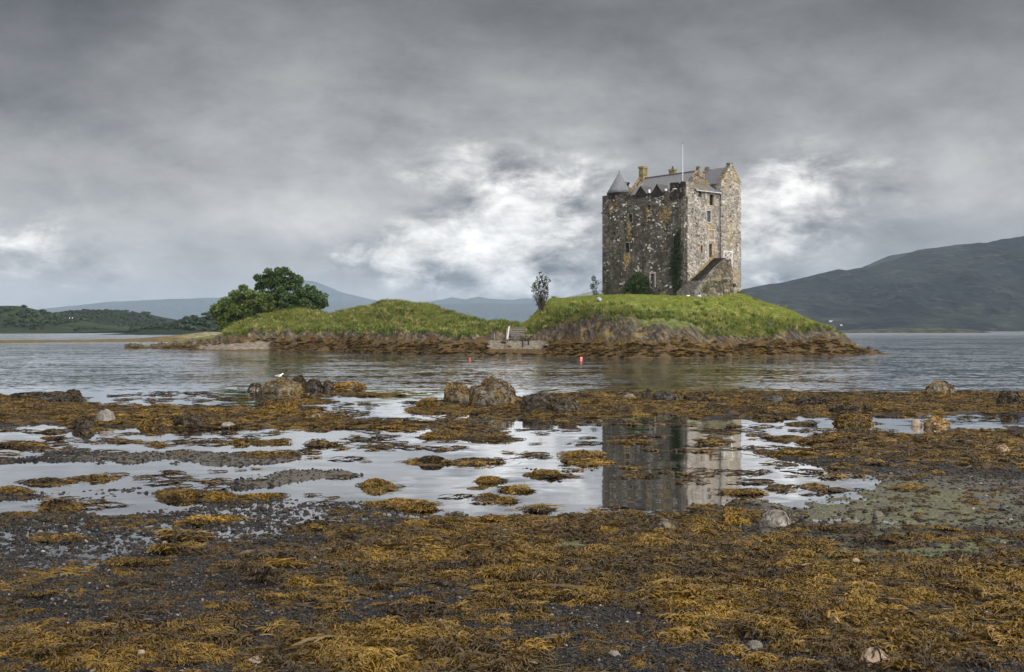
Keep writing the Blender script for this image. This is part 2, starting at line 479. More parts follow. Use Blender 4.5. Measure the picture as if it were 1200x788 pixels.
# ================================================================== ISLAND
# Cross-sections of the island, read off the photo: for each column the waterline,
# the top of the weed band, the top of the rock face and the crest.
ISL = np.array([
    # px,  y_water, y_weed, y_rock, y_crest, crest offset, flat
    (150, 409.0, 407.8, 406.9, 406.4, 10, 4),
    (186, 408.8, 406.6, 405.4, 404.6, 12, 5),
    (225, 410.2, 404.5, 401.5, 400.2, 15, 6),
    (250, 410.6, 402.0, 397.0, 394.6, 18, 8),
    (270, 411.0, 399.8, 392.5, 388.5, 22, 10),
    (284, 411.0, 398.6, 388.5, 380.7, 25, 12),
    (310, 411.0, 397.6, 386.6, 370.2, 27, 14),
    (340, 411.0, 397.0, 386.4, 363.7, 28, 14),
    (370, 411.2, 397.0, 387.4, 365.0, 28, 14),
    (388, 411.4, 397.0, 388.8, 368.7, 29, 14),
    (410, 412.2, 397.0, 389.8, 365.2, 30, 14),
    (430, 413.0, 397.0, 390.4, 361.7, 30, 14),
    (466, 414.4, 397.2, 390.8, 354.8, 30, 14),
    (480, 414.8, 397.4, 390.8, 356.8, 30, 14),
    (497, 415.2, 397.6, 390.8, 359.7, 30, 14),
    (520, 415.8, 398.0, 390.6, 366.6, 29, 13),
    (543, 416.2, 398.8, 391.0, 373.7, 27, 12),
    (562, 416.2, 399.6, 392.0, 380.2, 20, 9),
    (574, 416.2, 400.2, 388.0, 378.6, 12, 8),
    (590, 416.2, 400.0, 388.0, 378.0, 11, 8),
    (597, 416.4, 400.2, 398.4, 381.0, 12, 10),
    (610, 416.6, 400.2, 398.0, 381.0, 15, 14),
    (622, 416.8, 400.0, 393.0, 374.0, 17, 22),
    (634, 417.0, 399.4, 381.0, 361.5, 18, 28),
    (646, 417.4, 399.2, 377.0, 350.5, 18, 30),
    (670, 418.0, 399.2, 369.5, 349.0, 18, 32),
    (690, 418.6, 399.2, 366.0, 347.4, 17, 34),
    (720, 419.2, 399.2, 369.5, 346.4, 14, 36),
    (740, 419.6, 399.4, 374.5, 345.4, 14, 34),
    (760, 419.8, 399.8, 380.0, 345.6, 15, 34),
    (780, 420.0, 400.8, 383.4, 347.2, 16, 34),
    (810, 420.0, 401.8, 385.6, 348.8, 16, 34),
    (830, 419.4, 402.0, 387.0, 348.8, 17, 34),
    (850, 418.6, 401.6, 389.2, 347.0, 18, 33),
    (868, 418.2, 401.0, 391.0, 344.4, 19, 30),
    (880, 418.0, 400.4, 392.4, 348.4, 19, 26),
    (895, 417.8, 399.8, 391.4, 354.0, 19, 20),
    (926, 417.4, 398.6, 387.8, 364.5, 18, 14),
    (953, 417.0, 397.2, 382.4, 377.2, 14, 9),
    (967, 416.8, 396.0, 386.0, 383.2, 12, 6),
    (988, 416.4, 398.8, 396.0, 394.8, 10, 4),
    (1008, 416.0, 408.0, 406.6, 406.0, 8, 2),
    (1024, 415.8, 415.0, 414.6, 414.4, 6, 1),
    (1040, 415.6, 416.2, 416.6, 417.0, 6, 1),
], float)
def island_eval(X, Y, detail=True):
    X = np.asarray(X, float); Y = np.asarray(Y, float)
    px = 600 + F * X / Y
    g = lambda k: np.interp(px, ISL[:, 0], ISL[:, k])
    Y0 = CH * F / (g(1) - HZ)
    wob = fbm(X / 5.0, X * 0 + 3.1, 61, 4) * 1.1
    Y0 = Y0 + wob
    Yb = Y0 + 6.0 + fbm(X / 6.0, X * 0, 67, 3) * 1.2
    zb = CH - (g(2) - HZ) / F * Yb
    Yc = Yb + 2.6
    zc = CH - (g(3) - HZ) / F * Yc
    Yr = Y0 + g(5) + 2.0
    zr = CH - (g(4) - HZ) / F * Yr
    fl = g(6)
    zc = np.minimum(zc, zr)
    ks = [Y0 - 9, Y0, Yb, Yb + 1.0, Yc, Yc * 0.45 + Yr * 0.55, Yr, Yr + fl, Yr + fl + 9, Yr + fl + 18]
    lawn = zc * 0.36 + zr * 0.64
    zs = [Y0 * 0 - 1.6, Y0 * 0, zb, zb * 0.55 + zc * 0.45, zc, lawn, zr, zr - 0.3, zr * 0.4 - 0.2, Y0 * 0 - 1.6]
    s = np.zeros_like(px); h = np.full_like(px, -1.6)
    for i in range(len(ks) - 1):
        t = np.clip((Y - ks[i]) / np.maximum(ks[i + 1] - ks[i], 1e-3), 0, 1)
        inn = (Y >= ks[i]) & (Y < ks[i + 1])
        h = np.where(inn, zs[i] * (1 - t) + zs[i + 1] * t, h)
        s = np.where(inn, i + t, s)
    s = np.where(Y >= ks[-1], 9.0, s)
    weed = sstep(s, 0.6, 1.0) * (1 - sstep(s, 1.85 , 2.05))
    rock = sstep(s, 1.85, 2.05) * (1 - sstep(s, 3.85, 4.1))
    beach = sstep(px, 566, 578) * (1 - sstep(px, 632, 644)) * (1 - sstep(s, 2.05, 2.5)) + sstep(px, 224, 244) * (1 - sstep(px, 312, 326)) * (1 - sstep(s, 1.7, 2.1))
    weed_d = weed * (1 - beach); rock_d = rock * (1 - beach)
    if detail:
        h = h + weed_d * (fbm(X / 1.6, Y / 1.6, 71, 4) * 0.34)
        strata = np.abs(fbm((X + 0.7 * h) / 0.9, Y / 1.5, 73, 4))
        h = h + rock_d * (fbm(X / 1.9, Y / 1.1, 74, 4) * 1.1 - strata * 0.9 + 0.25)
        h = h + sstep(s, 3.9, 4.6) * (fbm(X / 4.5, Y / 4.5, 79, 4) * (0.20 + 0.75 * (1 - sstep(px, 575, 615))))
    return h, s, px

def build_island():
    pxs = np.arange(146, 1042, 1.0)
    tt = np.concatenate([np.linspace(-9, 14, 96), np.linspace(14.4, 40, 70), np.linspace(41, 78, 30)])
    Y0 = np.interp(pxs, ISL[:, 0], CH * F / (ISL[:, 1] - HZ))
    Y = Y0[None, :] + tt[:, None]
    X = (pxs[None, :] - 600) / F * Y
    h, s, px = island_eval(X, Y)
    me = grid_mesh('island', X, Y, h)
    n1 = fbm(X / 3.0, Y / 3.0, 83, 4)
    sand = (sstep(px, 563, 578) * (1 - sstep(px, 636, 648)) * sstep(s, 1.2 , 1.7) * (1 - sstep(s, 1.95, 2.25))
            + sstep(px, 222, 246) * (1 - sstep(px, 312, 326)) * sstep(s, 0.98, 1.25) * (1 - sstep(s, 1.75, 2.05)))
    cov = 1 - sstep(s - 4.0 + n1 * 0.55, -0.3, 0.35)          # rock share
    weedm = 1 - sstep(s + n1 * 0.25, 1.95, 2.3)
    add_attr(me, 'rock', cov); add_attr(me, 'weed', weedm); add_attr(me, 'sand', np.clip(sand, 0, 1))
    add_attr(me, 'rough', 1 - sstep(px, 560, 640) * sstep(s + n1 * 0.3, 4.5, 4.9))
    m, b = material('island_ground')
    P = b.pos(); x, y, z = b.sep(P)
    na = b.noise(P, 0.35, 6, 0.6); nb_ = b.noise(P, 1.6, 6, 0.65); nc = b.noise(P, 5.0, 5, 0.6)
    grass = b.mix(b.ss(nb_, 0.35, 0.65), (0.085, 0.110, 0.018), (0.165, 0.180, 0.036))
    grass = b.mix(b.ss(na, 0.52, 0.72), grass, (0.165, 0.155, 0.050))
    rough_g = b.mix(b.ss(nb_, 0.38, 0.62), (0.035, 0.052, 0.010), (0.105, 0.105, 0.028))
    grass = b.mix(b.attr('rough'), grass, rough_g)
    st = b.noise(b.comb(b.add(b.mul(x, 1.3), b.mul(z, 0.9)), b.mul(y, 1.2), b.mul(z, 0.45)), 1.1, 8, 0.70, 0.6)
    rock = b.ramp(st, [(0.32, (0.006, 0.005, 0.004)), (0.46, (0.024, 0.019, 0.014)), (0.58, (0.078, 0.060, 0.040)), (0.76, (0.22, 0.18, 0.13))])
    rock = b.mix(b.mul(b.ss(b.noise(P, 0.75, 6, 0.7), 0.52, 0.66), 0.8), rock, (0.15, 0.105, 0.030))
    weed = b.ramp(nc, [(0.3, (0.014, 0.009, 0.004)), (0.5, (0.045, 0.027, 0.007)), (0.68, (0.125, 0.082, 0.018))])
    weed = b.mix(b.ss(na, 0.45, 0.62), weed, b.mix(b.ss(nc, 0.4, 0.6), (0.022, 0.012, 0.005), (0.085, 0.045, 0.012)))
    sandc = b.mix(b.ss(nb_, 0.35, 0.65), (0.060, 0.050, 0.038), (0.165, 0.140, 0.108))
    c = b.mix(b.attr('rock'), grass, rock)
    c = b.mix(b.attr('weed'), c, weed)
    c = b.mix(b.ss(b.add(b.attr('sand'), b.mul(b.sub(nb_, 0.5), 0.8)), 0.4, 0.6), c, sandc)
    bp = b.bump(b.add(nb_, b.mul(nc, 0.5)), 0.7, 0.25)
    b.out(b.pbsdf(c, 0.8, bp, 0.25))
    o = link_mesh('island', me, m, None, True); o['kind'] = 'structure'
build_island()

# ================================================================== CASTLE
CA = math.radians(40)
CC = Vector((24.1, 160.0, 0.0))                       # near corner
VX = Vector((math.cos(CA), math.sin(CA), 0)); VY = Vector((-math.sin(CA), math.cos(CA), 0))
def on_right(px, py, off=0.0):
    """(local x, z) of a photo point on the right-hand face (local y = off)"""
    k = (px - 600) / F; o = CC + VY * off
    s = (k * o.y - o.x) / (VX.x - k * VX.y)
    return s, CH - (py - HZ) / F * (o.y + s * VX.y)
def on_left(px, py, off=0.0):
    """(local y, z) of a photo point on the left-hand face (local x = off)"""
    k = (px - 600) / F; o = CC + VX * off
    s = (k * o.y - o.x) / (VY.x - k * VY.y)
    return s, CH - (py - HZ) / F * (o.y + s * VY.y)
G0 = 7.2           # wall foot, sunk in the ground

def stone_material(name, dark, mid, pale, white, lichen_amt, patches=(), axis='x', stain=0.6):
    m, b = material(name)
    O = b.obj(); x, y, z = b.sep(O)
    warp = b.noise(O, 1.3, 3, 0.5, color=True)
    v = b.vm('ADD', b.comb(x, y, b.mul(z, 1.45)), b.vm('SCALE', warp, s=0.30))
    vo = b.voro(v, 1.75); ve = b.voro(v, 1.75, 'DISTANCE_TO_EDGE')
    small = b.voro(b.vm('ADD', b.comb(x, y, b.mul(z, 1.5)), b.vm('SCALE', warp, s=0.35)), 3.0)
    cr, cg, cb = b.sep(vo['Color']); sr, sg, sb = b.sep(small['Color'])
    n1 = b.noise(O, 0.35, 6, 0.62); n2 = b.noise(O, 3.5, 6, 0.65)
    c = b.ramp(b.add(b.mul(cr, 0.72), b.mul(sr, 0.28)), [(0.1, dark), (0.5, mid), (0.9, pale)])
    c = b.mix(b.mul(b.ss(n1, 0.40, 0.66), stain), c, b.mix(1.0, c, (0.42, 0.40, 0.37), 'MULTIPLY'))
    c = b.mix(b.mul(b.ss(n2, 0.35, 0.7), 0.35), c, tuple(k * 1.25 for k in mid))
    # rain streaks
    ux = b.add(x, y)
    strk = b.noise(b.comb(b.mul(ux, 1.1), 0.0, b.mul(z, 0.10)), 1.0, 5, 0.65, 0.2)
    c = b.mix(b.mul(b.ss(strk, 0.50, 0.68), stain), c, b.mix(1.0, c, (0.40, 0.38, 0.36), 'MULTIPLY'))
    # mortar joints
    c = b.mix(b.mul(b.ss(ve['Distance'], 0.05, 0.015), 0.55), c, tuple(k * 0.55 for k in dark))
    # pale lime-washed stones
    wl = b.noise(O, 0.55, 4, 0.6)
    wm = b.mul(b.ss(b.add(sg, b.mul(b.sub(n2, .5), .25)), 0.80, 0.90), b.ss(wl, 0.46, 0.62))
    c = b.mix(b.mul(wm, white), c, (0.62, 0.58, 0.52))
    # dark missing stones / putlog holes
    c = b.mix(b.mul(b.ss(sb, 0.955, 0.975), 0.7), c, (0.012, 0.011, 0.010))
    # ochre lichen
    li = b.noise(b.comb(b.mul(x, 0.8), b.mul(y, 0.8), b.mul(z, 0.32)), 1.2, 6, 0.68, 0.4)
    lm = b.mul(b.ss(li, 0.60, 0.68), lichen_amt)
    for (a0, a1, z0, z1, amt) in patches:
        a = x if axis == 'x' else y
        aa = b.add(a, b.mul(b.sub(n2, 0.5), 0.5))
        mk = b.mul(b.mul(b.ss(aa, a0 - 0.12, a0 + 0.12), b.ss(aa, a1 + 0.12, a1 - 0.12)),
                   b.mul(b.ss(z, z0 - 0.3, z0 + 0.3), b.ss(z, z1 + 0.3, z1 - 0.3)))
        lm = b.mx(lm, b.mul(mk, b.mul(b.ss(b.add(n2, b.mul(b.sub(sr, .5), .4)), 0.36, 0.62), amt)))
    c = b.mix(lm, c, b.mix(sr, (0.16, 0.10, 0.025), (0.36, 0.25, 0.08)))
    hgt = b.add(b.mul(b.ss(ve['Distance'], 0.0, 0.10), 1.0), b.add(b.mul(cr, 0.7), b.mul(n2, 0.6)))
    b.out(b.pbsdf(c, 0.92, b.bump(hgt, 0.9, 0.09), 0.15))
    return m
def lp(px0, px1, py0, py1):
    a = on_left(px0, py1); c = on_left(px1, py0)
    return (min(a[0], c[0]), max(a[0], c[0]), a[1], c[1])
def rp(px0, px1, py0, py1):
    a = on_right(px0, py1); c = on_right(px1, py0)
    return (min(a[0], c[0]), max(a[0], c[0]), a[1], c[1])
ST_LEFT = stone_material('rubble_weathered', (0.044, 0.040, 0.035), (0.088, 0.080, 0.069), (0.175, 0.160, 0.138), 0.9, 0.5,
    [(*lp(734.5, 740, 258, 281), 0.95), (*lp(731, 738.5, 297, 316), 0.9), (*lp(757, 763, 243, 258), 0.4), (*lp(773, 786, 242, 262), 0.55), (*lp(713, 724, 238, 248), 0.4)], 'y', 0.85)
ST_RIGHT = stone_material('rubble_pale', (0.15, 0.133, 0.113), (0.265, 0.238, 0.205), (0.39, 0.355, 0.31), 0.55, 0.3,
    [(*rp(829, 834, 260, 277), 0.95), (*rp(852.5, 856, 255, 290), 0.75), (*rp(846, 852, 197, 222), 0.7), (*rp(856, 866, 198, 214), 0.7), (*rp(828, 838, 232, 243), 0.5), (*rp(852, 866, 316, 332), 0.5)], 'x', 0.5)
ST_GABLE = stone_material('rubble_lichened', (0.06, 0.05, 0.04), (0.16, 0.13, 0.10), (0.28, 0.24, 0.18), 0.2, 1.0, (), 'x', 0.6)
ST_DARK = stone_material('rubble_blackened', (0.014, 0.013, 0.012), (0.030, 0.027, 0.024), (0.075, 0.068, 0.06), 0.5, 0.2, (), 'x', 0.5)
ST_STAIR = stone_material('rubble_mossy', (0.045, 0.04, 0.028), (0.12, 0.10, 0.075), (0.26, 0.22, 0.16), 0.3, 0.75, (), 'x', 0.6)

def slate_material(name, base_c, lich, amt):
    m, b = material(name)
    O = b.obj(); x, y, z = b.sep(O)
    br = b.n('ShaderNodeTexBrick'); br.offset = 0.5
    b.put(br.inputs['Vector'], b.comb(b.add(y, b.mul(x, 0.35)), b.mul(z, 1.4), 0)); b.put(br.inputs['Scale'], 3.2)
    b.put(br.inputs['Color1'], base_c); b.put(br.inputs['Color2'], tuple(k * 0.6 for k in base_c)); b.put(br.inputs['Mortar'], tuple(k * 0.3 for k in base_c))
    b.put(br.inputs['Mortar Size'], 0.03)
    n = b.noise(O, 0.9, 6, 0.65); n2 = b.noise(O, 6, 4, 0.6)
    c = b.mix(b.mul(b.ss(n2, 0.4, 0.7), 0.5), br.outputs['Color'], tuple(k * 1.35 for k in base_c))
    c = b.mix(b.mul(b.ss(n, 0.58, 0.66), amt), c, lich)
    b.out(b.pbsdf(c, 0.55, b.bump(b.add(b.mul(br.outputs['Fac'], -0.6), n2), 0.5, 0.04), 0.4))
    return m
SLATE = slate_material('slate', (0.135, 0.135, 0.148), (0.30, 0.24, 0.16), 0.6)
SLATE_CONE = slate_material('slate_turret', (0.12, 0.125, 0.14), (0.2, 0.19, 0.16), 0.3)
SLATE_LICHEN = slate_material('slate_lichened', (0.10, 0.085, 0.065), (0.34, 0.20, 0.06), 0.85)
SLATE_BLUE = slate_material('slate_blue', (0.085, 0.10, 0.135), (0.12, 0.12, 0.13), 0.3)

def plain(name, c, rough=0.6, spec=0.4, var=0.25, scale=3.0, metal=0.0):
    m, b = material(name)
    n = b.noise(b.obj(), scale, 5, 0.6)
    cc = b.mix(b.ss(n, 0.35, 0.65), tuple(k * (1 - var) for k in c), tuple(min(1, k * (1 + var)) for k in c))
    b.out(b.pbsdf(cc, rough, None, spec, Metallic=metal))
    return m
GLASS = plain('window_glass', (0.015, 0.018, 0.022), 0.12, 0.5)
BLUEGLASS = plain('window_glass_blue', (0.07, 0.10, 0.14), 0.12, 0.5)
HOLE = plain('dark_interior', (0.012, 0.011, 0.010), 0.95, 0.05)
DOORWOOD = plain('grey_door_timber', (0.085, 0.09, 0.10), 0.7, 0.3)
LEAD = plain('lead_flashing', (0.55, 0.56, 0.58), 0.5, 0.4)
WHITEP = plain('white_paint', (0.78, 0.78, 0.76), 0.45, 0.4, 0.06)
IRON = plain('dark_iron', (0.03, 0.03, 0.032), 0.6, 0.4)
TANSTONE = plain('tan_dressed_stone', (0.23, 0.17, 0.125), 0.9, 0.15, 0.35, 2.2)
PALESTONE = plain('pale_dressed_stone', (0.29, 0.26, 0.225), 0.9, 0.15, 0.25, 3.0)
OCHRESTONE = plain('ochre_chimney_stone', (0.165, 0.128, 0.062), 0.92, 0.15, 0.45, 2.6)

castle = empty('castle', CC, CA)
tag(castle, 'tall weathered stone tower house with slate roofs, on the green knoll of the island', 'castle')

def face_wall(name, axis, u0, u1, z0, z1, at_, thick, holes, mat, label=None, top=None):
    """wall sheet on local plane (x=at_ if axis 'y', y=at_ if axis 'x') with real openings; holes = (u0,u1,z0,z1,depth)"""
    us = sorted({u0, u1, *[h[0] for h in holes], *[h[1] for h in holes]}); zs = sorted({z0, z1, *[h[2] for h in holes], *[h[3] for h in holes]})
    # extra cuts so the top edge can be ragged
    us = sorted(set(us) | set(np.arange(u0 + 0.45, u1 - 0.1, 0.45).round(3)))
    w = MB()
    def P(u, z, d=0.0):
        return (at_ + d, u, z) if axis == 'y' else (u, at_ + d, z)
    ztop = {u: z1 + (top(u) if top else 0.0) for u in us}
    for i in range(len(us) - 1):
        for j in range(len(zs) - 1):
            um = (us[i] + us[i + 1]) / 2; zm = (zs[j] + zs[j + 1]) / 2
            if any(h[0] < um < h[1] and h[2] < zm < h[3] for h in holes): continue
            za = zs[j]; last = j == len(zs) - 2
            zb0 = ztop[us[i]] if last else zs[j + 1]; zb1 = ztop[us[i + 1]] if last else zs[j + 1]
            w.poly([P(us[i], za), P(us[i + 1], za), P(us[i + 1], zb1), P(us[i], zb0)])
    for h in holes:
        a, c, e, f, dp = h[:5]
        w.poly([P(a, e), P(a, f), P(a, f, dp), P(a, e, dp)]); w.poly([P(c, e), P(c, f), P(c, f, dp), P(c, e, dp)])
        w.poly([P(a, e), P(c, e), P(c, e, dp), P(a, e, dp)]); w.poly([P(a, f), P(c, f), P(c, f, dp), P(a, f, dp)])
    # wall head
    for i in range(len(us) - 1):
        w.poly([P(us[i], ztop[us[i]]), P(us[i + 1], ztop[us[i + 1]]), P(us[i + 1], ztop[us[i + 1]], thick), P(us[i], ztop[us[i]], thick)])
        w.poly([P(us[i], ztop[us[i]], thick), P(us[i + 1], ztop[us[i + 1]], thick), P(us[i + 1], z1 - 2.0, thick), P(us[i], z1 - 2.0, thick)])
    w.poly([P(u0, z0), P(u0, ztop[us[0]]), P(u0, ztop[us[0]], thick), P(u0, z0, thick)])
    w.poly([P(u1, z0), P(u1, ztop[us[-1]]), P(u1, ztop[us[-1]], thick), P(u1, z0, thick)])
    o = w.build(name, mat, castle)
    if label: o['label'] = label
    return o
def hole_of(pos, px0, px1, py0, py1, dp=0.5):
    q = (lp if pos == 'l' else rp)(px0, px1, py0, py1)
    return (*q, dp)
def rag(seed, amp):
    return lambda u: float(vnoise(np.array([u * 1.9]), np.array([seed * 1.0]), seed)[0]) * amp

LW = 16.2; RW = 12.5
ZC = 24.25                                        # raised near corner
L_holes = {'win_a': hole_of('l', 737.0, 741.2, 251.0, 260.8), 'win_b': hole_of('l', 733.0, 737.6, 284.6, 296.6),
           'slit': hole_of('l', 759.0, 761.5, 240.5, 245.5), 'dorm': hole_of('l', 768.6, 772.6, 228.4, 234.6),
           'dorm_b': hole_of('l', 748.0, 753.5, 224.5, 228.0), 'door': hole_of('l', 762.8, 767.2, 321.0, 337.0, 0.45),
           'put_a': hole_of('l', 781.0, 782.5, 262.0, 264.0, .3), 'put_b': hole_of('l', 719.0, 720.4, 272.0, 274.5, .3)}
def split(hs, lo, hi): return [h for h in hs if lo < (h[0] + h[1]) / 2 < hi]
LH = list(L_holes.values())
YA, YB = 2.5, 11.2
zt_mid = 22.95; zt_left = 23.65
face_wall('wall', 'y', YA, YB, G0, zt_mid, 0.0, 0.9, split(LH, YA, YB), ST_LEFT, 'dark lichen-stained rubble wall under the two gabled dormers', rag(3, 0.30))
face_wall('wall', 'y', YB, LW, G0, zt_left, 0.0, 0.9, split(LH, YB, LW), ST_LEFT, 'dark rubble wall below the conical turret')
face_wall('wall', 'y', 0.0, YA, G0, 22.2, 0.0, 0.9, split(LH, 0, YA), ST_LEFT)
# raised, blackened corner block with its own head
def corner_block():
    face_wall('parapet', 'y', 0.0, YA, 22.2, ZC, -0.06, 0.6, [hole_of('l', 790.6, 791.8, 222.5, 226.0, .3)], ST_DARK, 'blackened corner parapet', rag(8, 0.12))
corner_block()
R_holes = {'top': hole_of('r', 818.6, 822.6, 224.6, 231.0), 'niche': hole_of('r', 831.6, 836.4, 228.6, 240.6, 0.35),
           'blue': hole_of('r', 828.0, 832.6, 247.6, 260.0, .4), 'panel': hole_of('r', 830.6, 836.2, 270.6, 280.6, 0.14),
           'door': hole_of('r', 830.2, 834.4, 286.4, 301.4, .5), 'slit': hole_of('r', 821.0, 823.2, 288.0, 295.0, .4),
           'slit_b': hole_of('r', 842.0, 844.6, 286.4, 292.6, .4), 'low_a': hole_of('r', 855.0, 857.2, 320.0, 324.0, .4),
           'low_b': hole_of('r', 855.6, 861.4, 332.6, 336.6, .5), 'hole': hole_of('r', 853.6, 855.0, 252.6, 255.0, .3), 'hole_b': hole_of('r', 862.0, 864.0, 257.0, 258.6, .3)}
RH = list(R_holes.values())
XA, XB = 2.3, 7.9
zt_r = 23.2; zt_g = 24.85
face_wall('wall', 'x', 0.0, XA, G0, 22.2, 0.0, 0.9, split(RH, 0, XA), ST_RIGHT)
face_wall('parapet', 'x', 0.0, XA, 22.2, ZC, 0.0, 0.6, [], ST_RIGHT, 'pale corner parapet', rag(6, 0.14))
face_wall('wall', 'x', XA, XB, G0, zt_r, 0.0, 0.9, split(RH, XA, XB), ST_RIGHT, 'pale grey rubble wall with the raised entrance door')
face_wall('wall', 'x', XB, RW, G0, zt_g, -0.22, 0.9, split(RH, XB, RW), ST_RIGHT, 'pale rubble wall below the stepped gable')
# far walls and inner floor, seen only from the side
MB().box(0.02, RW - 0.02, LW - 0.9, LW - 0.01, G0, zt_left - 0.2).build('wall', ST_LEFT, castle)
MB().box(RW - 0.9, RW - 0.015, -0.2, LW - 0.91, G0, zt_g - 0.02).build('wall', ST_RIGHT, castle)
MB().box(0.62, RW - 0.92, 0.62, LW - 0.92, 20.6, 21.0).build('wall_walk', SLATE, castle)

# windows and doors set in the openings -----------------------------------
def win(hole, axis, mat=GLASS, frame=None, bars=1, name='window', setb=0.22, label=None, lab_z=0.0):
    a, c, e, f, dp = hole
    d0 = min(setb, dp - 0.05)
    w = MB(); g = 0.0
    def bx(mb, u0, u1, z0, z1, d, d2):
        (mb.box(d, d2, u0, u1, z0, z1) if axis == 'y' else mb.box(u0, u1, d, d2, z0, z1))
    bx(w, a + .003, c - .003, e + .003, f - .003, d0 + .03, d0 + .06)
    o = w.build(name, mat, castle)
    if label: o['label'] = label
    if frame:
        q = MB(); t = 0.07
        bx(q, a + .004, a + t, e + .004, f - .004, d0 - .03, d0 + .028); bx(q, c - t, c - .004, e + .004, f - .004, d0 - .03, d0 + .028)
        bx(q, a + t, c - t, e + .004, e + t, d0 - .03, d0 + .028); bx(q, a + t, c - t, f - t, f - .004, d0 - .03, d0 + .028)
        for k in range(bars):
            zz = e + (f - e) * (k + 1) / (bars + 1)
            bx(q, a + t, c - t, zz - .025, zz + .025, d0 - .02, d0 + .028)
        q.build('frame', frame, o)
    return o
def surround(hole, axis, mat, w=0.16, proud=0.05, sill=True, jambs=True, lintel=True, base=0.0, name='surround'):
    a, c, e, f, dp = hole
    q = MB()
    def bx(u0, u1, z0, z1):
        (q.box(base - proud, base + 0.06, u0, u1, z0, z1) if axis == 'y' else q.box(u0, u1, base - proud, base + 0.06, z0, z1))
    if jambs:
        bx(a - w, a - .004, e, f); bx(c + .004, c + w, e, f)
    if lintel: bx(a - w, c + w, f + .004, f + w * 1.1)
    if sill: bx(a - w, c + w, e - w * 0.8, e - .004)
    return q.build(name, mat, castle, jitter=0.03)
DST = plain('weathered_dressed_stone', (0.14, 0.12, 0.10), 0.9, 0.15, 0.4, 3.0)
win(L_holes['win_a'], 'y', GLASS, IRON); surround(L_holes['win_a'], 'y', DST, 0.14, .04)
win(L_holes['win_b'], 'y', GLASS, IRON); surround(L_holes['win_b'], 'y', DST, 0.14, .04)
win(L_holes['slit'], 'y', HOLE)
win(L_holes['dorm'], 'y', GLASS, LEAD, 1)
win(L_holes['dorm_b'], 'y', HOLE)
win(L_holes['put_a'], 'y', HOLE, name='putlog_hole'); win(L_holes['put_b'], 'y', HOLE, name='putlog_hole')
dr = win(L_holes['door'], 'y', DOORWOOD, IRON, 2, 'door', 0.25, 'small grey plank door at lawn level'); surround(L_holes['door'], 'y', PALESTONE, 0.26, .05, False)
win(R_holes['top'], 'x', GLASS, IRON, 1)
win(R_holes['niche'], 'x', HOLE, name='niche')
wb = win(R_holes['blue'], 'x', BLUEGLASS, IRON, 2, label='large window with a blue-grey pane')
surround(R_holes['blue'], 'x', PALESTONE, 0.16, .05)
win(R_holes['panel'], 'x', TANSTONE, None, name='carved_panel', setb=0.06); surround(R_holes['panel'], 'x', PALESTONE, 0.15, .07)
ed = win(R_holes['door'], 'x', DOORWOOD, IRON, 2, 'door', 0.3, 'raised entrance door at the head of the stair')
win(R_holes['slit'], 'x', HOLE); surround(R_holes['slit'], 'x', TANSTONE, 0.22, .04, False)
win(R_holes['slit_b'], 'x', HOLE)
win(R_holes['low_a'], 'x', HOLE); win(R_holes['low_b'], 'x', HOLE, name='drain_opening')
win(R_holes['hole'], 'x', HOLE, name='putlog_hole'); win(R_holes['hole_b'], 'x', HOLE, name='putlog_hole')
# tan dressed jamb right of the entrance
a_, c_, e_, f_, _d = R_holes['door']
MB().box(c_ + .01, c_ + .95, -.06, .05, e_ - .1, f_ + .35).build('door_jamb', TANSTONE, castle, jitter=.04)
MB().box(a_ - .35, a_ - .01, -.05, .05, e_ - .1, f_ + .3).build('door_jamb', PALESTONE, castle, jitter=.04)
MB().box(a_ - .35, c_ + .6, -.07, .05, f_ + .36, f_ + .7).build('lintel', PALESTONE, castle, jitter=.03)

# string course under the turret, corbels, gutter
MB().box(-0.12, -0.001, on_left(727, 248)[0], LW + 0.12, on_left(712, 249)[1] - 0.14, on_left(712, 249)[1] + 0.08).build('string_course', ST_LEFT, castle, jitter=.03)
for k in range(5):
    yk = 0.25 + k * 0.5
    MB().box(-0.22, 0.0, yk - 0.1, yk + 0.1, 21.85, 22.18).build('corbel', ST_DARK, castle, jitter=.03)

# main roof ---------------------------------------------------------------
RX, RY0, RY1, RZ = 5.0, 1.3, 12.8, 26.35
EX0, EX1, EZ = 0.7, 9.3, 22.35
def roof_slab(pts, th, name, mat, parent=None, label=None):
    """pts: quad (counter-clockwise from outside); slab thickened downwards"""
    n = (Vector(pts[1]) - Vector(pts[0])).cross(Vector(pts[2]) - Vector(pts[0])).normalized()
    if n.z < 0: n = -n
    o = MB().prism(pts, -n * th).build(name, mat, parent or castle)
    if label: o['label'] = label
    return o
mr = roof_slab([(EX0, RY0 + .3, EZ), (RX, RY0 + .3, RZ), (RX, RY1 - .3, RZ), (EX0, RY1 - .3, EZ)], 0.12, 'roof', SLATE, None, 'long blue-grey slate roof of the main block')
roof_slab([(EX1, RY0 + .3, EZ), (RX + .002, RY0 + .3, RZ), (RX + .002, RY1 - .3, RZ), (EX1, RY1 - .3, EZ)], 0.12, 'roof', SLATE)
MB().prism([(RX - .16, RY0 + .1, RZ - .06), (RX, RY0 + .1, RZ + .12), (RX + .16, RY0 + .1, RZ - .06)], (0, RY1 - RY0 - .2, 0)).build('ridge_tiles', IRON, mr)
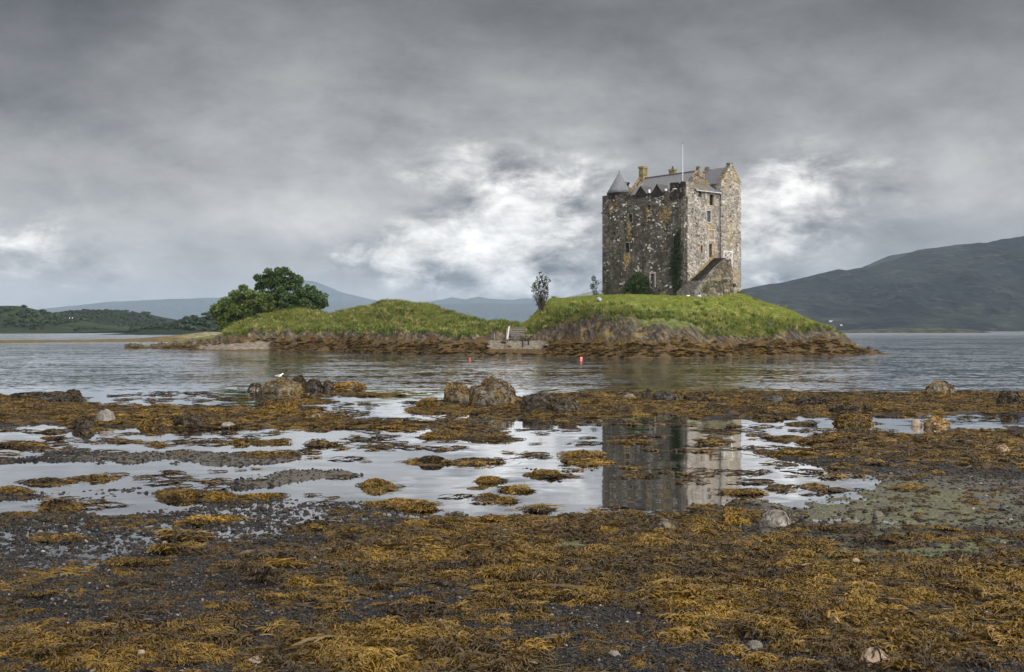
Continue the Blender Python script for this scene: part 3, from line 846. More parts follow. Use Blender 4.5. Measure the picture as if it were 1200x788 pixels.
def gable(y0, y1, cx, half, zb, zp, mat, steps=0, foot=20.5, name='gable', lab=None):
    pts = [(cx - half, y0, foot), (cx + half, y0, foot), (cx + half, y0, zb)]
    if steps:
        for k in range(steps):
            t0 = k / steps; t1 = (k + 1) / steps
            pts += [(cx + half * (1 - t0), y0, zb + (zp - zb) * t1), (cx + half * (1 - t1), y0, zb + (zp - zb) * t1)] if k < steps - 1 else [(cx + half * (1 - t0), y0, zp), ]
        for k in range(steps - 1, -1, -1):
            t0 = k / steps; t1 = (k + 1) / steps
            pts += [(cx - half * (1 - t0), y0, zb + (zp - zb) * t1)] if k == steps - 1 else [(cx - half * (1 - t1), y0, zb + (zp - zb) * t1), (cx - half * (1 - t0), y0, zb + (zp - zb) * t1)]
    else:
        pts += [(cx, y0, zp)]
    pts += [(cx - half, y0, zb)]
    o = MB().prism(pts, (0, y1 - y0, 0)).build(name, mat, castle)
    if lab: o['label'] = lab
    return o
gable(RY0, RY0 + .5, RX, RX - EX0 + .05, EZ + .2, RZ + .38, ST_GABLE, 0, lab='inner gable of the main roof, yellow with lichen')
gable(RY1 - .5, RY1, RX, RX - EX0 + .05, EZ + .2, RZ + .30, ST_GABLE, 0)
# skew stones along the left verge (pale)
sk = MB()
for k in range(9):
    t = k / 9.0
    p0 = Vector((EX0, RY1 - .5, EZ + .22)).lerp(Vector((RX - .3, RY1 - .5, RZ + .25)), t); p1 = Vector((EX0, RY1 - .5, EZ + .22)).lerp(Vector((RX - .3, RY1 - .5, RZ + .25)), t + .10)
    sk.prism([p0, p1, p1 + Vector((0, 0, .18)), p0 + Vector((0, 0, .18))], (0, .52, 0))
sk.build('skew_stones', OCHRESTONE, castle, jitter=.04)
def chimney(x, y, w, dl, z0, z1, mat, pots=0, label=None):
    q = MB().box(x - w / 2, x + w / 2, y - dl / 2, y + dl / 2, z0, z1 - .28)
    q.box(x - w / 2 - .09, x + w / 2 + .09, y - dl / 2 - .09, y + dl / 2 + .09, z1 - .277, z1)
    o = q.build('chimney', mat, castle, jitter=.04)
    for k in range(pots):
        MB().tube([(x, y + (k - (pots - 1) / 2) * .45, z1 - .02), (x, y + (k - (pots - 1) / 2) * .45, z1 + .42)], [.15, .12], 10).build('chimney_pot', IRON, o)
    if label: o['label'] = label
    return o
chimney(RX, RY1 - .35, 1.05, .85, 25.0, on_left(752, 196, RX)[1], OCHRESTONE, 0, 'square ochre chimney on the left gable')
yk, zk = on_left(787, 199, RX)
chimney(RX + .25, yk, .55, .95, 25.8, zk + .1, OCHRESTONE, 1, 'low chimney with one pot on the ridge')
yk, zk = on_left(733, 214, 3.0)
chimney(3.0, yk, .8, .7, 22.5, zk, ST_DARK, 0)
yk, zk = on_left(738, 218, 3.0)
MB().box(2.4, 3.2, RY1 + .05, RY1 + 2.2, 22.6, on_left(738, 219.5, 2.4)[1]).build('parapet', ST_GABLE, castle, jitter=.05)
# finial on the inner gable
MB().box(RX - .28, RX + .28, RY0 + .02, RY0 + .48, RZ + .25, RZ + .62).build('finial', ST_GABLE, castle, jitter=.05)

# cap house with its crow-stepped gable ----------------------------------
KX0, KX1, KY1 = XB, RW, 4.5
kc = (KX0 + KX1) / 2; kz = zt_g; kp = 27.55
gable(-.22, .35, kc, (KX1 - KX0) / 2, kz - .03, kp, ST_RIGHT, 9, zt_g - .02, lab='stepped gable of the cap house, its edges yellow with lichen')
MB().box(kc - .38, kc + .38, -.26, .38, kp - .05, kp + .24).build('finial', ST_GABLE, castle, jitter=.04)
# lichen-yellow copings on the steps
cp = MB(); hw = (KX1 - KX0) / 2
for sgn in (-1, 1):
    for k in range(8):
        t0 = k / 9; t1 = (k + 1) / 9
        xa = kc + sgn * hw * (1 - t0); xb = kc + sgn * hw * (1 - t1); zz = kz - .03 + (kp - kz + .03) * t1
        cp.box(min(xa, xb) - .03, max(xa, xb) + .03, -.27, .40, zz + .004, zz + .11)
cp.build('coping', OCHRESTONE, castle, jitter=.03)
gable(KY1 - .4, KY1, kc, hw, kz - .03, kp - .1, ST_GABLE, 6, 21.0)
MB().box(kc - .25, kc + .25, KY1 - .42, KY1 + .02, kp - .15, kp + .12).build('finial', ST_GABLE, castle, jitter=.04)
MB().box(KX0, KX0 + .5, .7, KY1 - .42, 21.0, kz - .1).build('wall', ST_GABLE, castle)
roof_slab([(KX0 - .12, .36, kz - .25), (kc, .36, kp - .28), (kc, KY1 - .41, kp - .28), (KX0 - .12, KY1 - .41, kz - .25)], .12, 'roof', slate_material('slate_orange_lichen', (0.11, 0.11, 0.13), (0.46, 0.22, 0.04), 0.8), None, 'cap house roof with orange lichen')
roof_slab([(KX1 + .1, .36, kz - .25), (kc + .002, .36, kp - .28), (kc + .002, KY1 - .41, kp - .28), (KX1 + .1, KY1 - .41, kz - .25)], .12, 'roof', SLATE)
# lean-to between the corner and the cap house
lr = roof_slab([(XA + .05, -.28, zt_r + .06), (XB - 1.75, -.28, zt_r + .06), (XB - 1.75, RY0 - .02, zt_r + 1.22), (XA + .05, RY0 - .02, zt_r + 1.22)], .12, 'roof', SLATE_LICHEN, None, 'brown lichened lean-to roof')
roof_slab([(XB - 1.745, -.28, zt_r + .06), (XB - .02, -.28, zt_r + .06), (XB - .02, RY0 - .02, zt_r + .95), (XB - 1.745, RY0 - .02, zt_r + 1.22)], .12, 'roof', SLATE_BLUE, None, 'small blue-grey slate valley roof')
MB().box(XA + .1, XB - .02, -.42, -.285, zt_r - .10, zt_r + .03).build('gutter', plain('pale_gutter', (0.34, 0.35, 0.36), .5, .4), castle)
xk = on_right(826.5, 230)[0]
MB().tube([(xk, -.12, zt_r - .1), (xk, -.12, zt_r - 1.1)], [.05, .05], 8).build('downpipe', LEAD, castle)
xk = on_right(843.0, 240)[0]
MB().tube([(xk - .1, -.10, zt_r - .1), (xk - .1, -.10, 15.0)], [.045, .045], 8).build('downpipe', plain('grey_pipe', (.16, .155, .15), .6, .3), castle)

# dormers -----------------------------------------------------------------
DORM_DARK = plain('blackened_dormer_stone', (0.022, 0.020, 0.018), 0.9, 0.15, 0.5, 3.0)
for (pa, pc, py0, py1) in ((745.0, 757.5, 219.0, 227.6), (764.0, 776.5, 217.0, 226.6)):
    ya, za = on_left(pc, py1); yb, zb_ = on_left(pa, py1); ym = (ya + yb) / 2; zp = on_left((pa + pc) / 2, py0)[1]
    zb_ = min(za, zb_)
    g_ = MB().prism([(-.05, ya, zb_ - .4), (-.05, yb, zb_ - .4), (-.05, yb, zb_), (-.05, ym, zp), (-.05, ya, zb_)], (.35, 0, 0)).build('dormer', DORM_DARK, castle)
    back = 2.2
    r_ = MB()
    for s_, yy in ((1, ya), (-1, yb)):
        p = [(-.12, yy - s_ * .12, zb_ - .06), (-.12, ym, zp + .06), (back, ym, zp + .06), (back * .55, yy - s_ * .12, zb_ - .06)]
        r_.prism(p, (0, 0, .09))
    r_.build('dormer_roof', IRON, g_)
    cb_ = MB().box(.32, 1.6, ya + .06, yb - .06, zb_ - 1.0, zb_ - .02); cb_.build('dormer_cheek', SLATE, g_)
for px, py in ((761.5, 223.5), (781.0, 222.5)):
    y_, z_ = on_left(px, py, .9)
    MB().box(.62, .95, y_ - .09, y_ + .09, z_ - .5, z_ + .12).build('flashing', LEAD, castle)
for px, py in ((767.5, 219.5), (787.8, 216.0)):
    y_, z_ = on_left(px, py, .9)
y_, z_ = on_left(791.3, 221.8)
MB().box(-.16, -.065, y_ - .36, y_ + .36, z_ - .02, z_ + .07).build('bracket', WHITEP, castle)

# corner turret -----------------------------------------------------------
ty, tx = LW - 2.05, 1.55
tz = zt_left
tur = MB()
N = 20
tur.tube([(tx, ty, tz - .6), (tx, ty, tz + .10), (tx, ty, tz + .101), (tx, ty, tz + .28)], [1.68, 1.72, 1.86, 1.86], N)
tu = tur.build('turret', ST_DARK, castle)
zt = CH - (202 - HZ) / F * (CC + VX * tx + VY * ty).y
tc = MB().tube([(tx, ty, tz + .282), (tx, ty, tz + .9), (tx, ty, zt)], [1.92, 1.55, .05], N).build('turret_roof', SLATE_CONE, tu, True)
MB().tube([(tx, ty, zt - .05), (tx, ty, zt + .32)], [.07, .03], 8).build('finial', IRON, tc)

# ---------------------------------------------------------------- flagpole
fp = empty('flagpole', CC + VX * .95 + VY * .95 + Vector((0, 0, 20.95)))
tag(fp, 'slender white flagpole with no flag, on the castle roof', 'flagpole')
ztop = CH - (168.5 - HZ) / F * fp.location.y
hh = ztop - fp.location.z
MB().tube([(0, 0, 0), (0, 0, hh * .55), (0, 0, hh)], [.05, .045, .025], 8).build('pole', plain('pole_paint', (.5, .5, .5), .5, .3, .1), fp)
MB().tube([(0, 0, hh), (0, 0, hh + .14)], [.09, .05], 8).build('cap', IRON, fp)

# ------------------------------------------------------- forestair
stx = empty('stone_staircase', CC + Vector((0, 0, 0)), CA)
tag(stx, 'rubble stone stair climbing the right-hand castle wall to the raised door', 'staircase')
x1 = on_right(838.5, 303)[0]; z1 = on_right(836, 303.0)[1]
x0 = -1.5; zg = 8.55
nst = 24; dxs = (x1 - 0.2 - x0) / nst; dzs = (z1 - zg) / nst
STEP = plain('shaded_mossy_step_stone', (0.028, 0.026, 0.022), 0.8, 0.25, 0.5, 2.0)  # shade on the risers put into the colour, together with dark moss
STEP_LOW = plain('worn_step_stone', (0.105, 0.096, 0.083), 0.8, 0.25, 0.45, 2.0)
stp = MB(); low = MB(); W0, W1 = -.08, -2.35
for k in range(nst):
    xa = x0 + k * dxs
    yo = W1 - (1.0 if k < 7 else 0.0) * (1 - k / 9)
    yi = W0 - (0.0 if xa > 0 else 0.0)
    (low if k < 8 else stp).box(xa, xa + dxs + .12, yo + (.42 if k >= 7 else 0), yi, (zg - 1.2) if k < 3 else zg + (k - 3) * dzs, zg + (k + 1) * dzs - .003 * (k % 2))
stp.build('steps', STEP, stx, jitter=.03); low.build('steps', STEP_LOW, stx, jitter=.03)['label'] = 'lower worn grey steps fanning out at the foot'
fl = MB()
xs7 = x0 + 7 * dxs
fl.prism([(xs7 - .2, W1, zg - 1.4), (x1 + 1.2, W1, zg - 1.4), (x1 + 1.0, W1, z1 - 2.0), (x1 + .55, W1, z1 - .15), (x1 - .7, W1, z1 - .25), (x1 - 2.2, W1, z1 - 1.15), (x1 - 3.1, W1, z1 - 1.75), (xs7 + 1.2, W1, zg + 7 * dzs + .45), (xs7, W1, zg + 7 * dzs - .25)], (0, .41, 0))
o = fl.build('flank_wall', ST_STAIR, stx)
# tumbled masonry at the foot of the stair, right end
fl2 = MB().prism([(x1 - .4, W1 + .42, zg - 1.4), (x1 + 1.9, W1 + .42, zg - 1.4), (x1 + 1.25, W1 + .42, zg + 1.6), (x1 + .45, W1 + .42, z1 - .2), (x1 - .4, W1 + .42, z1 - .1)], (0, 1.8, 0)).build('abutment', ST_STAIR, stx, jitter=.1)
mossy = MB()
pa = Vector((.4, -.06, zg + 7 * dzs * .55)); pb = Vector((x1 - .2, -.06, z1 + .42))
mossy.prism([pa, pb, pb + Vector((0, 0, .3)), pa + Vector((0, 0, .35))], (0, -.22, 0))
mossy.build('moss_ledge', OCHRESTONE, stx, jitter=.05)

# white timber frame beside the door
OLDWHITE = plain('weathered_white_paint', (0.60, 0.59, 0.56), 0.7, 0.2, 0.2)
wr = empty('wooden_railing', CC + VX * on_right(842, 310)[0] + VY * -1.0 + Vector((0, 0, 0)), CA)
tag(wr, 'white timber railing frame with a cross brace, beside the raised castle door', 'railing')
xa, za = 0.0, on_right(842, 313, -1)[1]; zt_ = on_right(842, 293.5, -1)[1]; zm = on_right(846, 303.5, -1)[1]; wd = on_right(851.5, 300, -1)[0] - on_right(842, 300, -1)[0]
for xx in (0, wd): MB().box(xx - .05, xx + .05, -.05, .05, za - .3, zt_).build('post', OLDWHITE, wr)
for zz in (zt_ - .05, zm): MB().box(.052, wd - .052, -.04, .04, zz - .05, zz + .05).build('rail', OLDWHITE, wr)
for s_ in (0, 1):
    p0 = Vector((.06, s_ * .06 - .03, zm + .05)); p1 = Vector((wd - .06, s_ * .06 - .03, zt_ - .1))
    if s_: p0.z, p1.z = p1.z, p0.z
    MB().tube([p0, p1], [.035, .035], 6).build('brace', OLDWHITE, wr)

# ================================================================== SCATTER TOOL
def scatter(name, pts, rots, scl, idx, sources, coll_name):
    """one object of uncountable growth: source meshes instanced on points"""
    pts = np.asarray(pts, np.float32)
    me = bpy.data.meshes.new(name)
    me.vertices.add(len(pts)); me.vertices.foreach_set('co', pts.ravel())
    a = me.attributes.new('rot', 'FLOAT_VECTOR', 'POINT'); a.data.foreach_set('vector', np.asarray(rots, np.float32).ravel())
    a = me.attributes.new('scl', 'FLOAT_VECTOR', 'POINT'); a.data.foreach_set('vector', np.asarray(scl, np.float32).ravel())
    a = me.attributes.new('idx', 'INT', 'POINT'); a.data.foreach_set('value', np.asarray(idx, np.int32).ravel())
    o = bpy.data.objects.new(name, me); COL.objects.link(o)
    cl = bpy.data.collections.new(coll_name)
    for s in sources: cl.objects.link(s)
    ng = bpy.data.node_groups.new(name, 'GeometryNodeTree')
    ng.interface.new_socket('Geometry', in_out='INPUT', socket_type='NodeSocketGeometry')
    ng.interface.new_socket('Geometry', in_out='OUTPUT', socket_type='NodeSocketGeometry')
    gi = ng.nodes.new('NodeGroupInput'); go = ng.nodes.new('NodeGroupOutput')
    ip = ng.nodes.new('GeometryNodeInstanceOnPoints'); ci = ng.nodes.new('GeometryNodeCollectionInfo')
    ci.inputs['Collection'].default_value = cl; ci.inputs['Separate Children'].default_value = True; ci.inputs['Reset Children'].default_value = True
    ip.inputs['Pick Instance'].default_value = True
    def na(n, t):
        k = ng.nodes.new('GeometryNodeInputNamedAttribute'); k.data_type = t; k.inputs['Name'].default_value = n
        return [s for s in k.outputs if s.enabled and s.name == 'Attribute'][0]
    L_ = ng.links.new
    L_(gi.outputs[0], ip.inputs['Points']); L_(ci.outputs[0], ip.inputs['Instance'])
    L_(na('rot', 'FLOAT_VECTOR'), ip.inputs['Rotation']); L_(na('scl', 'FLOAT_VECTOR'), ip.inputs['Scale']); L_(na('idx', 'INT'), ip.inputs['Instance Index'])
    L_(ip.outputs[0], go.inputs[0])
    md = o.modifiers.new('scatter', 'NODES'); md.node_group = ng
    o['kind'] = 'stuff'
    return o
def source(name, me, mat):
    me.materials.append(mat)
    return bpy.data.objects.new(name, me)      # lives only in its scatter collection

def ribbons(paths, widths):
    """paths (n,k,3), widths (n,k): flat strips; returns verts, quads"""
    n, k, _ = paths.shape
    t = np.gradient(paths, axis=1); t /= np.linalg.norm(t, axis=2, keepdims=True) + 1e-9
    up = RNG.normal(size=(n, 1, 3)) * 0.5 + np.array([0, 0, 1.0])
    sd_ = np.cross(t, np.broadcast_to(up, t.shape)); sd_ /= np.linalg.norm(sd_, axis=2, keepdims=True) + 1e-9
    a = paths - sd_ * widths[..., None] * .5; c = paths + sd_ * widths[..., None] * .5
    v = np.stack([a, c], 2).reshape(-1, 3)
    i = (np.arange(n)[:, None] * k + np.arange(k - 1)[None, :]) * 2
    q = np.stack([i, i + 1, i + 3, i + 2], -1).reshape(-1, 4)
    return v, q

# ------------------------------------------------------------------ grass
def leafy_material(name, dark, light, dry=None, trans=0.25):
    m, b = material(name)
    O = b.pos()
    r = b.rnd(); n = b.noise(O, 0.6, 4, 0.6)
    f = b.sat(b.add(b.mul(r, 0.6), b.mul(b.sub(n, 0.3), 0.9)))
    c = b.mix(f, dark, light)
    if dry: c = b.mix(b.ss(b.add(r, b.mul(b.sub(n, .5), .8)), 0.82, 0.95), c, dry)
    p = b.pbsdf(c, 0.6, None, 0.25)
    t = b.n('ShaderNodeBsdfTranslucent'); b.put(t.inputs['Color'], c)
    mx = b.n('ShaderNodeMixShader'); b.put(mx.inputs[0], trans)
    b.nt.links.new(p, mx.inputs[1]); b.nt.links.new(t.outputs[0], mx.inputs[2])
    b.out(mx.outputs[0])
    return m
def tuft(name, n, h, spread, w, mat, lean=0.5):
    an = RNG.uniform(0, 2 * np.pi, n); r0 = RNG.uniform(0, spread, n)
    base = np.stack([np.cos(an) * r0, np.sin(an) * r0, np.full(n, -0.05)], -1)
    hh = h * RNG.uniform(.5, 1.1, n); le = lean * RNG.uniform(.2, 1.2, n) * hh
    a2 = an + RNG.normal(0, .8, n)
    mid = base + np.stack([np.cos(a2) * le * .35, np.sin(a2) * le * .35, hh * .6], -1)
    tip = base + np.stack([np.cos(a2) * le, np.sin(a2) * le, hh], -1)
    p = np.stack([base, mid, tip], 1)
    v, q = ribbons(p, np.stack([np.full(n, w), np.full(n, w * .8), np.full(n, w * .15)], 1))
    return source(name, np_mesh(name, v, q), mat)
GR_LAWN = leafy_material('lawn_grass', (0.125, 0.165, 0.022), (0.240, 0.262, 0.048), (0.28, 0.25, 0.09), .3)
GR_ROUGH = leafy_material('rough_grass', (0.075, 0.098, 0.016), (0.225, 0.225, 0.052), (0.38, 0.32, 0.13), .3)
GR_DARK = leafy_material('nettle_green', (0.030, 0.055, 0.012), (0.085, 0.125, 0.026), None, .25)
GORSE = leafy_material('gorse_flowers', (0.10, 0.10, 0.015), (0.42, 0.30, 0.02), (0.50, 0.36, 0.03), .2)

def island_points(n, x0, x1, y0, y1):
    X = RNG.uniform(x0, x1, n); Y = RNG.uniform(y0, y1, n)
    h, s, px = island_eval(X, Y)
    return X, Y, h, s, px
def in_castle(X, Y, pad=0.0):
    a = (X - CC.x) * VX.x + (Y - CC.y) * VX.y; c = (X - CC.x) * VY.x + (Y - CC.y) * VY.y
    return (a > -pad) & (a < RW + pad) & (c > -pad) & (c < LW + pad)
def scatter_island(name, n, box, smin, smax, pxlim, srcs, sc0, sc1, coll, dens=None, sink=0.0):
    X, Y, h, s, px = island_points(n, *box)
    nn = fbm(X / 3.0, Y / 3.0, 83, 4) * 0.5
    ok = ~((px > 595.5) & (px < 613) & (Y < 163.0) & (smin > 1)) & (s + nn > smin) & (s < smax) & (px > pxlim[0]) & (px < pxlim[1]) & ~in_castle(X, Y, .05) & (h > 0.1)
    if dens is not None: ok &= RNG.uniform(size=n) < dens(X, Y, s, px)
    X, Y, h = X[ok], Y[ok], h[ok]; k = len(X)
    z = RNG.uniform(sc0, sc1, k)
    o = scatter(name, np.stack([X, Y, h - sink], -1), np.stack([RNG.normal(0, .12, k), RNG.normal(0, .12, k), RNG.uniform(0, 6.28, k)], -1),
                np.stack([z * RNG.uniform(.8, 1.3, k), z * RNG.uniform(.8, 1.3, k), z], -1), RNG.integers(0, len(srcs), k), srcs, coll)
    return o
lawn_src = [tuft('grass_tuft', 16, .16, .22, .035, GR_LAWN) for _ in range(4)]
scatter_island('grass', 90000, (-2, 52, 147, 186), 3.72, 7.4, (606, 985), lawn_src, .4, 1.2, 'lawn grass tufts')
rough_src = [tuft('grass_tuft', 22, .62, .34, .05, GR_ROUGH, .7) for _ in range(4)] + [tuft('grass_tuft', 18, .5, .4, .09, GR_DARK, .8) for _ in range(2)]
def edge_d(X, Y, s, px):
    return np.where(px > 606, 0.9 * np.exp(-((s - 4.1) / .55) ** 2) + .006, .75)
scatter_island('grass', 64000, (-75, 52, 146, 218), 3.35, 8.0, (262, 990), rough_src, .6, 1.25, 'rough grass tufts', edge_d)
# bracken, brambles and gorse on the low mound
def leaf_ball(name, n, r, zs, size, mat):
    d_ = RNG.normal(size=(n, 3)); d_ /= np.linalg.norm(d_, axis=1, keepdims=True)
    d_[:, 2] = np.abs(d_[:, 2]) * zs
    c = d_ * r * RNG.uniform(.55, 1.05, (n, 1))
    return leaf_mesh(name, c, size), mat
def leaf_mesh(name, c, size, flat=0.0):
    n = len(c)
    u = RNG.normal(size=(n, 3)); u[:, 2] *= (1 - flat); u /= np.linalg.norm(u, axis=1, keepdims=True)
    w = RNG.normal(size=(n, 3)); w -= u * np.sum(u * w, 1, keepdims=True); w /= np.linalg.norm(w, axis=1, keepdims=True)
    s = np.asarray(size) * RNG.uniform(.6, 1.3, n) if np.ndim(size) == 0 else size
    s = s[:, None]
    v = np.stack([c - u * s, c - w * s * .55, c + u * s, c + w * s * .55], 1).reshape(-1, 3)
    return np_mesh(name, v, np.arange(n * 4).reshape(n, 4))
bush_src = []
for k in range(3):
    me, mt = leaf_ball('bracken_clump', 70, .55, .75, .13, GR_ROUGH); bush_src.append(source('bracken_clump', me, mt))
for k in range(2):
    me, mt = leaf_ball('bramble_clump', 70, .5, .8, .11, GR_DARK); bush_src.append(source('bramble_clump', me, mt))
def mound_d(X, Y, s, px):
    nz = fbm(X / 5, Y / 5, 91, 3)
    return np.where(px < 606, .5 + nz * .6, np.where((s < 4.7) & (px < 870), .20 + nz * .6, .008 + (px > 870) * np.clip(nz, 0, 1) * .35))
scatter_island('undergrowth', 15000, (-75, 50, 147, 216), 3.3, 7.6, (262, 960), bush_src, .5, 1.15, 'undergrowth clumps', mound_d, .08)
me, mt = leaf_ball('gorse_clump', 60, .45, .8, .08, GORSE)
gorse_src = [source('gorse_clump', me, mt)]
def gorse_d(X, Y, s, px):
    nz = fbm(X / 4, Y / 4, 95, 3)
    return np.where(px < 606, np.clip(nz - .08, 0, 1) * 1.3, 0.0)
scatter_island('gorse', 6000, (-75, 2, 150, 216), 4.3, 7.6, (320, 580), gorse_src, .4, .95, 'gorse clumps', gorse_d)
# weed on the island's shore
def wrack_material(name, gold, dark, rough=0.38):
    m, b = material(name)
    O = b.obj(); P = b.pos()
    r = b.rnd(); n = b.noise(P, 1.1, 4, 0.6); n2 = b.noise(O, 9.0, 3, 0.6)
    f = b.sat(b.add(b.mul(r, 0.34), b.add(b.mul(b.sub(n, .5), 1.2), b.mul(b.sub(n2, .22), 1.25))))
    c = b.ramp(f, [(0.0, dark), (0.42, tuple((g + d_) * .42 for g, d_ in zip(gold, dark))), (0.78, gold), (1.0, tuple(min(1, g * 1.5) for g in gold))])
    b.out(b.pbsdf(c, rough, None, 0.22))
    return m
WRACK = wrack_material('bladder_wrack', (0.132, 0.077, 0.011), (0.006, 0.004, 0.002))
WRACK_DARK = wrack_material('dark_wrack', (0.060, 0.036, 0.010), (0.010, 0.007, 0.004))
def wrack_clump(name, n, R, mat, w=.02, lift=.1, L0=.16, L1=.36):
    an = RNG.uniform(0, 2 * np.pi, n); r0 = R * np.sqrt(RNG.uniform(0, 1, n)) * .8
    dome = lambda r: lift * np.clip(1 - (r / R) ** 2, 0, 1)
    a2 = RNG.normal(0, .85, n) + (RNG.uniform(size=n) < .2) * np.pi; Ls = L0 * (L1 / L0) ** RNG.uniform(-.25, 1.2, n); k = 5
    t = np.linspace(0, 1, k)
    cur = RNG.normal(0, .9, n)
    zj = RNG.uniform(0, .03, n); arch = RNG.uniform(0, .035, n)
    P = np.zeros((n, k, 3)); x = np.cos(an) * r0; y = np.sin(an) * r0
    for i in range(k):
        P[:, i, 0] = x; P[:, i, 1] = y
        rr = np.hypot(x, y)
        P[:, i, 2] = dome(rr) + zj + np.sin(t[i] * np.pi) * arch
        ang = a2 + cur * t[i]
        x = x + np.cos(ang) * Ls / (k - 1); y = y + np.sin(ang) * Ls / (k - 1)
    wd = np.stack([np.full(n, w * .6), np.full(n, w), np.full(n, w * 1.1), np.full(n, w * 1.25), np.full(n, w * .7)], 1) * RNG.uniform(.55, 1.6, (n, 1))
    v, q = ribbons(P, wd)
    return source(name, np_mesh(name, v, q), mat)
big_wrack = [wrack_clump('wrack_clump', 170, .5, WRACK, .042, .10, .12, .38) for _ in range(4)] + [wrack_clump('wrack_clump', 160, .5, WRACK_DARK, .042, .10, .12, .38) for _ in range(2)]
def shore_d(X, Y, s, px):
    beach = ((px > 570) & (px < 640) & (s > 1.15)) | ((px > 228) & (px < 318) & (s < 1.75))
    return np.where(beach, .02, np.clip(.75 + fbm(X / 2.5, Y / 2.5, 97, 3) * .8, 0, 1)) * np.where(s > 1.8, .35, 1)
scatter_island('seaweed', 42000, (-75, 54, 136, 205), .25, 2.1, (150, 1036), big_wrack, .5, 1.1, 'shore wrack clumps', shore_d)

# ------------------------------------------------------------------ trees and shrubs
def foliage_material(name, dark, light, trans=.2):
    m, b = material(name)
    P = b.obj()
    n = b.noise(P, 0.9, 4, 0.6); n2 = b.noise(P, 6.0, 2, 0.5)
    f = b.sat(b.add(b.mul(b.sub(n, .28), 1.4), b.mul(b.sub(n2, .5), .8)))
    c = b.mix(f, dark, light)
    p = b.pbsdf(c, 0.55, None, .3); t = b.n('ShaderNodeBsdfTranslucent'); b.put(t.inputs['Color'], c)
    mx = b.n('ShaderNodeMixShader'); b.put(mx.inputs[0], trans)
    b.nt.links.new(p, mx.inputs[1]); b.nt.links.new(t.outputs[0], mx.inputs[2]); b.out(mx.outputs[0])
    return m
BARK = plain('tree_bark', (0.055, 0.045, 0.036), 0.95, 0.1, 0.4, 4.0)
FOL_A = foliage_material('sycamore_leaves', (0.040, 0.066, 0.014), (0.135, 0.170, 0.038))
FOL_B = foliage_material('dark_leaves', (0.024, 0.048, 0.014), (0.075, 0.110, 0.028))
FOL_C = foliage_material('sparse_leaves', (0.016, 0.022, 0.008), (0.042, 0.052, 0.016))
FOL_IVY = foliage_material('ivy_leaves', (0.010, 0.020, 0.007), (0.034, 0.050, 0.014), .1)
FOL_BUSH = foliage_material('bush_leaves', (0.014, 0.030, 0.007), (0.055, 0.090, 0.016), .1)
FOL_BRIGHT = foliage_material('bright_leaves', (0.035, 0.075, 0.010), (0.09, 0.15, 0.022), .2)

def tree(name, loc, H, lobes, label, mat, leaf=.17, per=260, trunk_r=.28, stems=1, group=None, cat='tree', fill=.75):
    """lobes: (dx, dy, z, rx, rz) crown clumps; limbs run from the trunk to every clump"""
    root = empty(name, loc); tag(root, label, cat, group)
    rnd = random.Random(len(label) * 7 + int(loc[0] * 3))
    tk = MB(); cs = []
    fork = H * .24
    for s in range(stems):
        off = Vector((rnd.uniform(-.2, .2), rnd.uniform(-.2, .2), 0)) * (stems > 1) * 2
        tk.tube([(off.x, off.y, -.6), (off.x * .8, off.y, fork * .5), (off.x * 1.2 + .1, off.y, fork)], [trunk_r * 1.25, trunk_r, trunk_r * .8], 9)
    for (lx, ly, lz, rx, rz) in lobes:
        c = Vector((lx, ly, lz)); st = Vector((lx * .05 + .1 * (stems == 1), ly * .05, fork * rnd.uniform(.85, 1.0)))
        mid = st.lerp(c, .5) + Vector((rnd.uniform(-.3, .3), rnd.uniform(-.3, .3), rnd.uniform(0, .5)))
        tk.tube([st, mid, c], [trunk_r * .5, trunk_r * .28, .05], 6)
        m = max(3, int(9 * fill))
        for _ in range(m):
            d_ = Vector((rnd.gauss(0, 1), rnd.gauss(0, 1), rnd.gauss(0, 1))).normalized() * rnd.uniform(.35, 1.0)
            sub = c + Vector((d_.x * rx, d_.y * rx, d_.z * rz))
            tk.tube([mid.lerp(c, rnd.uniform(.4, 1)), sub], [.04, .012], 4)
            k = int(per / m * rnd.uniform(.5, 1.5)); rr = rx * rnd.uniform(.30, .58)
            g = RNG.normal(size=(k, 3)); g /= np.linalg.norm(g, axis=1, keepdims=True) + 1e-9
            g *= (RNG.uniform(0, 1, (k, 1)) ** .45) * np.array([rr, rr, rr * .75])
            cs.append(np.array(sub) + g)
    tk.build('trunk', BARK, root, True)
    me = leaf_mesh('crown', np.concatenate(cs), leaf)
    link_mesh('crown', me, mat, root)
    return root
GRP = None
def tree_loc(px, Y, z=None):
    X = (px - 600) / F * Y
    h = float(island_eval(np.array([X]), np.array([Y]))[0][0]) if z is None else z
    return Vector((X, Y, max(h, .6)))
TY = 212.0; k_ = TY / F
l1 = tree_loc(289, TY, 3.6)
tree('tree', l1, 8.0, [(-3.9, 0, 3.0, 2.2, 1.8), (-2.4, 1, 5.0, 2.3, 1.7), (-.4, -1, 6.3, 2.3, 1.5), (-1.0, 0, 4.4, 2.6, 1.8), (1.2, 0, 4.2, 2.6, 1.8), (1.9, 0, 5.6, 2.1, 1.6), (2.8, .6, 3.6, 2.0, 1.8), (.4, -.8, 3.6, 2.4, 1.8), (-1.6, -.8, 2.6, 2.0, 1.4), (3.9, .4, 4.6, 1.8, 1.6), (-4.2, .2, 1.3, 1.8, 1.2), (-1.5, 0, .8, 2.4, 1.2), (1.0, 0, 1.6, 2.4, 1.4), (-3.0, 0, .4, 2.0, 1.0), (-4.6, 0, 3.6, 1.3, 1.2)],
     'broad low leafy tree, leftmost and widest of the trees behind the grassy mound', FOL_A, .27, 2000, .30, fill=1.3)
l2 = tree_loc(323, TY + 4, 5.2)
